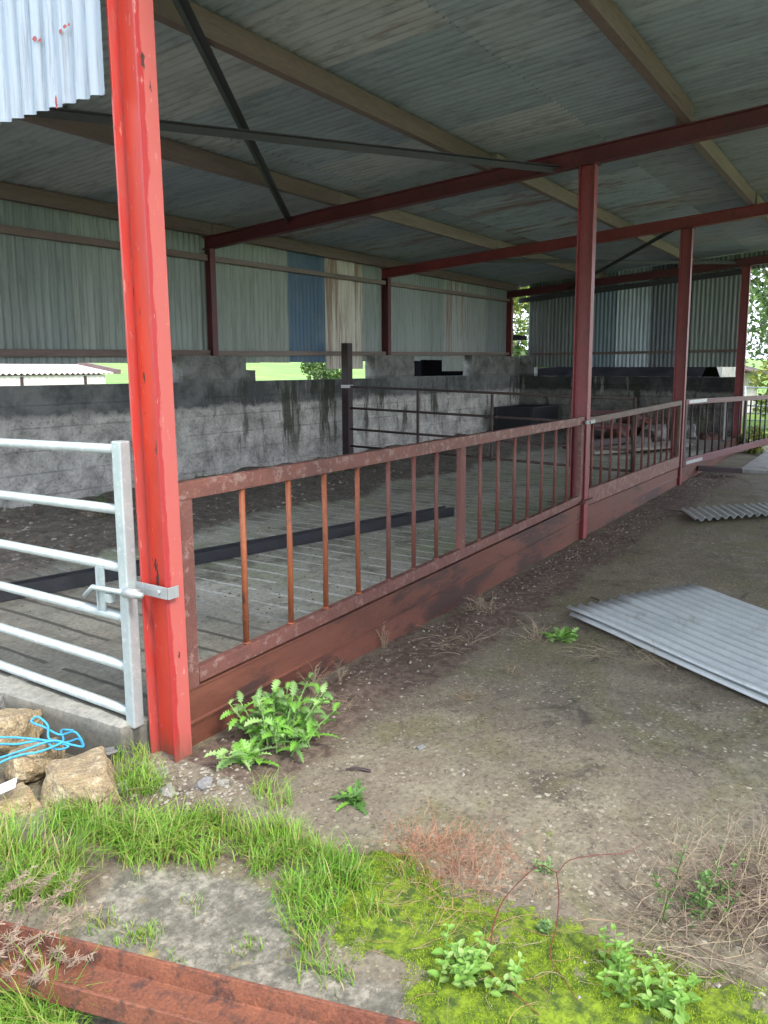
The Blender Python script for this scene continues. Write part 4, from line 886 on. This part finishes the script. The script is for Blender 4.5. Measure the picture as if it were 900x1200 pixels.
stemmed('leafy_weed', 640, 1022, 5, .04, .024, 'cluster of small leaves where the bramble forks', WEED, 16, .9, spread=.015, per=5)
stemmed('leafy_weed', 820, 1060, 16, .15, .030, 'dark green leaves growing inside the dry bush at the right', [WEED[1], WEED[0]], 17, .7, spread=.07)
stemmed('nettle', 0, 0, 10, .32, .07, 'dark green nettle at the rear wall behind the first balusters', [WEED[1], WEED[1]], 18, .5, z=.2, spread=.09, loc=AY(240, 625, 6.2))
stemmed('nettle', 0, 0, 9, .28, .06, 'dark green nettle at the rear wall seen left of the gate stile', [WEED[1], WEED[1]], 19, .5, z=.2, spread=.08, loc=AY(135, 640, 6.0))
stemmed('nettle', 0, 0, 8, .26, .06, 'dark green nettle by the rear wall beyond the middle of the near panel', [WEED[1], WEED[1]], 20, .5, z=.22, spread=.12, loc=AY(380, 590, 6.1))
stemmed('nettle', 0, 0, 12, .4, .08, 'green weed at the end wall near the stone heap', [WEED[1], WEED[0]], 21, .5, z=.25, spread=.15, loc=Vector((15.6, 3.1, .2)))

def drybush(name, px, py, n, L, w, label, mats, seed=1, up=(.2, 1.4), spread=.03, curl=1.0, weights=None, branch=2, loc=None, z=None):
    r = random.Random(seed); q = loc or G(px, py); m = MB(); zz = gz(q.x, q.y) if z is None else z
    for i in range(n):
        az = r.random()*6.28; e = r.uniform(*up); p = Vector((q.x+r.gauss(0, spread), q.y+r.gauss(0, spread), zz)); pts = [p.copy()]; st = L*r.uniform(.4, 1.1)/6; mi = r.choices(range(len(mats)), weights)[0] if weights else r.randrange(len(mats))
        ca = r.gauss(0, curl*.5); ce = -abs(r.gauss(0, curl*.35))
        for k in range(6):
            p = p+Vector((math.cos(az)*math.cos(e), math.sin(az)*math.cos(e), math.sin(e)))*st; az += ca*.5+r.gauss(0, .15); e += ce*.5+r.gauss(0, .1)
            if p.z < zz+.003: p.z = zz+.003; e = abs(e)*.2
            pts.append(p.copy())
            if k > 1 and r.random() < branch/4:
                a2 = az+r.uniform(-1.2, 1.2); t2 = p+Vector((math.cos(a2), math.sin(a2), r.uniform(0, .9)))*st*1.3; m.tube([p, t2], [w*.6, w*.25], 3, mi, cap=False)
        m.tube(pts, [w*(1-.12*k) for k in range(7)], 3, mi, cap=False)
    return tag(m.build(name, mats, loc=(q.x, q.y, zz)), label, 'dry plant')
lt = MB(); r = random.Random(77)
for _ in range(900):
    x = r.uniform(1.6, 9); y = r.uniform(-.3, 2.34) if r.random() < .5 else 2.34-abs(r.gauss(0, .25)); a = r.random()*6.28; L = r.uniform(.012, .06); z = gz(x, y)+.003
    lt.tube([(x, y, z), (x+math.cos(a)*L*.5, y+math.sin(a)*L*.5, z+r.uniform(.001, .006)), (x+math.cos(a+.4)*L, y+math.sin(a+.4)*L, z)], .0009, 3, r.randrange(3), cap=False)
tag(lt.build('straw_litter', DRY), 'bits of dead straw and twig littering the yard', 'litter', kind='stuff')
for i, (px, py, L, a) in enumerate(((742,630,.35,.4),(800,598,.3,1.2),(575,652,.14,.2),(420,905,.10,2.0),(700,700,.16,.9))):
    q = G(px, py); zz = gz(q.x, q.y)+.008; m = MB(); m.tube([(q.x-math.cos(a)*L/2, q.y-math.sin(a)*L/2, zz), (q.x, q.y+.012, zz+.008), (q.x+math.cos(a)*L/2, q.y+math.sin(a)*L/2, zz+.002)], [.006, .005, .003], 6)
    tag(m.build('stick', M['dark_post'], loc=(q.x, q.y, zz)), ['dark stick lying near the foot of the second column', 'dark stick near the short darker corrugated sheet', 'short stick in the soil along the near skirting channel', 'tiny dark twig on the yard just above the small dandelion', 'thin stick near the left tip of the pale corrugated sheet'][i], 'stick')
drybush('dry_tuft', 545, 815, 45, .14, .0016, 'curled pale dry grass tuft on the bare yard concrete', DRY[:1], 31, (.1, 1.2), .02, 1.8, branch=0)
drybush('dry_tuft', 565, 712, 60, .16, .0018, 'spiky greyish pink dry weed near the skirting channel', DRY[:2], 32, (.2, 1.3), .04, .6)
drybush('dry_tuft', 628, 742, 50, .15, .0018, 'dry stems growing at the left of the low green weed', DRY[:2], 33, (.3, 1.4), .03, .6)
drybush('dry_tuft', 598, 784, 26, .10, .0015, 'tiny dry sprig right of the curled pale tuft', DRY[:1], 34, (.3, 1.3), .02, .8)
drybush('dry_tuft', 770, 765, 55, .20, .0018, 'dry stalks along the near edge of the pale corrugated sheet', DRY[:1], 35, (.0, .7), .09, 1.0)
drybush('dry_tuft', 700, 760, 26, .22, .0018, 'thin dry runners just left of the pale corrugated sheet', DRY[:1], 36, (.0, .3), .06, .8, branch=0)
drybush('dry_tuft', 530, 748, 40, .25, .0017, 'flattened dry runners on the soil beside the channel', DRY[:2], 37, (.0, .3), .08, .7, branch=1)
drybush('dry_tuft', 450, 757, 12, .14, .0018, 'single upright dry stalk in front of the skirting channel', DRY[:2], 38, (1.1, 1.5), .006, .3, branch=4)
drybush('dry_tuft', 368, 812, 22, .13, .0018, 'upright pinkish dry weed beside the big thistle', DRY[:2], 39, (.9, 1.5), .01, .4, branch=4)
drybush('dry_tuft', 398, 800, 10, .10, .0016, 'small upright dry sprig right of the pinkish one', DRY[:2], 40, (1.0, 1.5), .006, .4, branch=4)
drybush('dry_tuft', 385, 828, 70, .07, .0013, 'low mat of dry debris beside the big thistle', DRY[:2], 41, (.1, .9), .05, 1.0)
drybush('russet_bush', 545, 1020, 260, .12, .0009, 'haze of thin russet dry stems in the middle foreground', ROSY, 42, (.3, 1.5), .095, .5, branch=3)
drybush('russet_bush', 490, 1000, 120, .10, .0011, 'sparser thin reddish stems at the left of the russet haze', ROSY, 43, (.4, 1.5), .06, .5, branch=3)
drybush('dry_bush', 870, 1075, 170, .25, .0016, 'large tangled pale dry bush at the right edge', DRY, 44, (.0, .9), .12, .8, (5,2,2), branch=2)
drybush('dry_bush', 810, 1030, 70, .18, .0013, 'finer pinkish dry tangle left of the large dry bush', DRY, 45, (.0, 1.2), .08, .8, (2,4,1), branch=3)
drybush('dry_bush', 905, 1010, 90, .20, .0014, 'dry tangle at the right edge above the large dry bush', DRY, 46, (.0, 1.2), .09, .8, (4,2,2), branch=2)
drybush('dry_bush', 790, 1110, 60, .28, .0015, 'dry straws fanning over the moss from the large dry bush', DRY, 47, (.0, .4), .07, .4, (5,1,2), branch=0)
drybush('dry_runner', 600, 1105, 60, .18, .0010, 'fine pale runners creeping over the moss', [DRY[0], ROSY[1]], 48, (.0, .4), .16, .8, branch=1)
drybush('dry_runner', 480, 1070, 50, .16, .0010, 'fine pale runners creeping through grass left of the russet haze', [DRY[0], ROSY[1]], 49, (.0, .5), .10, .8, branch=1)
drybush('dry_tuft', 640, 905, 1, .05, .001, 'single dry hair of straw on the yard', DRY[:1], 50) if False else None
drybush('dry_tuft', 0, 0, 24, .16, .002, 'pale dry grass against the rear wall', DRY[:1], 51, (.5, 1.4), .05, .5, loc=AY(108, 635, 6.1), z=.22)
# feathery seed heads, lower left
sd_ = MB(); r = random.Random(9)
for i in range(60):
    q = G(r.uniform(-60, 70), r.uniform(1080, 1185)); az = r.uniform(-1.5, .2)-.6; zz = gz(q.x, q.y); L = r.uniform(.10, .2); lean = r.uniform(.5, 1.1)
    pts = [Vector((q.x, q.y, zz+.02))+Vector((math.cos(az)*L*t*lean, math.sin(az)*L*t*lean, L*(t-.35*t*t)+.05*t)) for t in (0, .3, .6, .85, 1)]; sd_.tube(pts, .0009, 3, 0, cap=False)
    for k in range(26):
        t = .45+.55*k/26; c = pts[0].lerp(pts[-1], t)+Vector((0, 0, .03*math.sin(math.pi*t))); a = r.random()*6.28; e = c+Vector((math.cos(a), math.sin(a), r.uniform(-.4, .6)))*.018; sd_.tube([c, e], [.0014, .0006], 3, 0, cap=False)
tag(sd_.build('seed_heads', [DRY[1]], loc=tuple(G(20, 1120))), 'feathery pinkish dry grass heads over the left end of the rusty beam', 'dry plant')
# bramble
def bram(pts, label, r0=.0024):
    m = MB(); P = smooth_pts([Vector((*G(a, b, z)[:2], z)) for a, b, z in pts], 8); n = len(P); m.tube(P, [r0*(1-.6*i/n) for i in range(n)], 5); rr = random.Random(len(pts))
    for i in range(0, n, 2):
        a = rr.random()*6.28; m.tube([P[i], P[i]+Vector((math.cos(a), math.sin(a), .4))*.006], [.001, .0003], 3, cap=False)
    return m
m = bram([(575,1110,.03),(578,1085,.05),(590,1055,.07),(612,1030,.07),(634,1014,.06),(652,1022,.07),(668,1008,.07),(700,1002,.06),(730,1000,.05),(752,990,.06)], '')
o = m.build('bramble', M['bramble'], smooth=True, loc=tuple(G(630, 1040))); tag(o, 'red bramble runner arching over the concrete above the moss', 'bramble')
m = bram([(652,1022,.06),(655,1050,.05),(652,1085,.04),(645,1120,.03),(662,1150,.03),(678,1175,.03)], '', .0021)
tag(m.build('bramble', M['bramble'], smooth=True, loc=tuple(G(652, 1100))), 'red bramble stem running down through the moss', 'bramble')
m = bram([(560,1125,.02),(590,1155,.03),(612,1172,.03),(632,1190,.02)], '', .0021)
tag(m.build('bramble', M['bramble'], smooth=True, loc=tuple(G(600, 1160))), 'short red bramble stem among the bottom weeds', 'bramble')

# pebbles, soil crumbs and leaf litter
M['peb1'] = grunge('pale_pebble', (.31,.28,.23), (.20,.18,.145), scale=60); M['peb2'] = grunge('brown_crumb', (.10,.075,.055), (.14,.10,.075), scale=20)
pb = MB(); r = random.Random(5)
def pebble(x, y, s, mi, z=None):
    zz = gz(x, y) if z is None else z; k = r.random()*6.28; v = []
    for (a, b, c) in ((1,0,0),(0,1,0),(-1,0,0),(0,-1,0),(0,0,1),(0,0,-1)):
        f = r.uniform(.6, 1.2); xx, yy = a*math.cos(k)-b*math.sin(k), a*math.sin(k)+b*math.cos(k); v.append((x+xx*s*f, y+yy*s*f*.8, zz+c*s*.55*f+s*.2))
    pb.add(v, [(0,1,4),(1,2,4),(2,3,4),(3,0,4),(1,0,5),(2,1,5),(3,2,5),(0,3,5)], mi)
for _ in range(1300):
    x = r.uniform(2.1, 12.5); y = 2.36-abs(r.gauss(0, .16+.01*x)); pebble(x, y, r.uniform(.004, .012)*(1+.06*x), 0 if r.random() < .45 else 1)
for _ in range(1600):
    x = r.uniform(1.4, 9); y = r.uniform(-.2, 2.3); pebble(x, y, abs(r.gauss(0, .0035))+.0015, 0 if r.random() < .6 else 1)
for _ in range(260):
    q = G(r.gauss(230, 40), r.gauss(925, 14)); pebble(q.x, q.y, r.uniform(.004, .013), 0 if r.random() < .7 else 1)
tag(pb.build('gravel', [M['peb1'], M['peb2']]), 'small stones and soil crumbs scattered over the yard', 'gravel', kind='stuff')
pb = MB()
for _ in range(1600):
    x = r.uniform(2.2, 15.8); y = r.uniform(4.7, 7.1); h_, e_ = hfloor(x, y)
    if e_ > .12: pebble(x, y, r.uniform(.008, .035), 0 if r.random() < .35 else 1, h_)
for _ in range(500):
    x = r.uniform(2.2, 8); y = r.uniform(2.6, 5.2); pebble(x, y, r.uniform(.003, .011), 1, .152)
tag(pb.build('rubble', [M['rock_grey'], M['peb2']]), 'stones and dirt along the foot of the rear wall', 'rubble', kind='stuff')

# ------------------------------------------------------------------ light
SUN_EL, SX, SY = R(46), -.26, -.965
w = bpy.data.worlds.new('World'); sc.world = w; w.use_nodes = True; nt = w.node_tree; nt.nodes.clear()
sky = nt.nodes.new('ShaderNodeTexSky'); sky.sky_type = 'NISHITA'; sky.sun_disc = False; sky.sun_elevation = SUN_EL
sky.sun_rotation = math.atan2(SX, SY); sky.air_density = 1.0; sky.dust_density = 2.5
N = NT(nt); tc = N.n('ShaderNodeTexCoord'); cn = N.noise(tc.outputs['Generated'], 3.0, 6, .6)
bg = N.n('ShaderNodeBackground'); bg.inputs[1].default_value = .15; N.l(sky.outputs[0], bg.inputs[0])
bg2 = N.n('ShaderNodeBackground'); bg2.inputs[0].default_value = (.80, .87, 1, 1); bg2.inputs[1].default_value = 2.2
mx = N.n('ShaderNodeMixShader'); N.l(N.ramp(cn, .3, .6), mx.inputs[0]); N.l(bg.outputs[0], mx.inputs[1]); N.l(bg2.outputs[0], mx.inputs[2])
ow = N.n('ShaderNodeOutputWorld'); N.l(mx.outputs[0], ow.inputs[0])
sl = bpy.data.lights.new('sun', 'SUN'); sl.energy = 2.1; sl.angle = R(11); sl.color = (1, .95, .86); so = bpy.data.objects.new('sun', sl); COL.objects.link(so)
dirv = Vector((SX*math.cos(SUN_EL), SY*math.cos(SUN_EL), math.sin(SUN_EL))); so.rotation_euler = dirv.to_track_quat('Z', 'Y').to_euler(); so.location = (0, 0, 12)
sc.view_settings.view_transform = 'Standard'; sc.view_settings.look = 'None'; sc.view_settings.gamma = 1; sc.view_settings.exposure = 1.15
sc.cycles.max_bounces = 5; sc.cycles.diffuse_bounces = 3; sc.cycles.glossy_bounces = 2; sc.cycles.transmission_bounces = 2; sc.cycles.use_denoising = True; sc.cycles.use_adaptive_sampling = True; sc.cycles.adaptive_threshold = .03
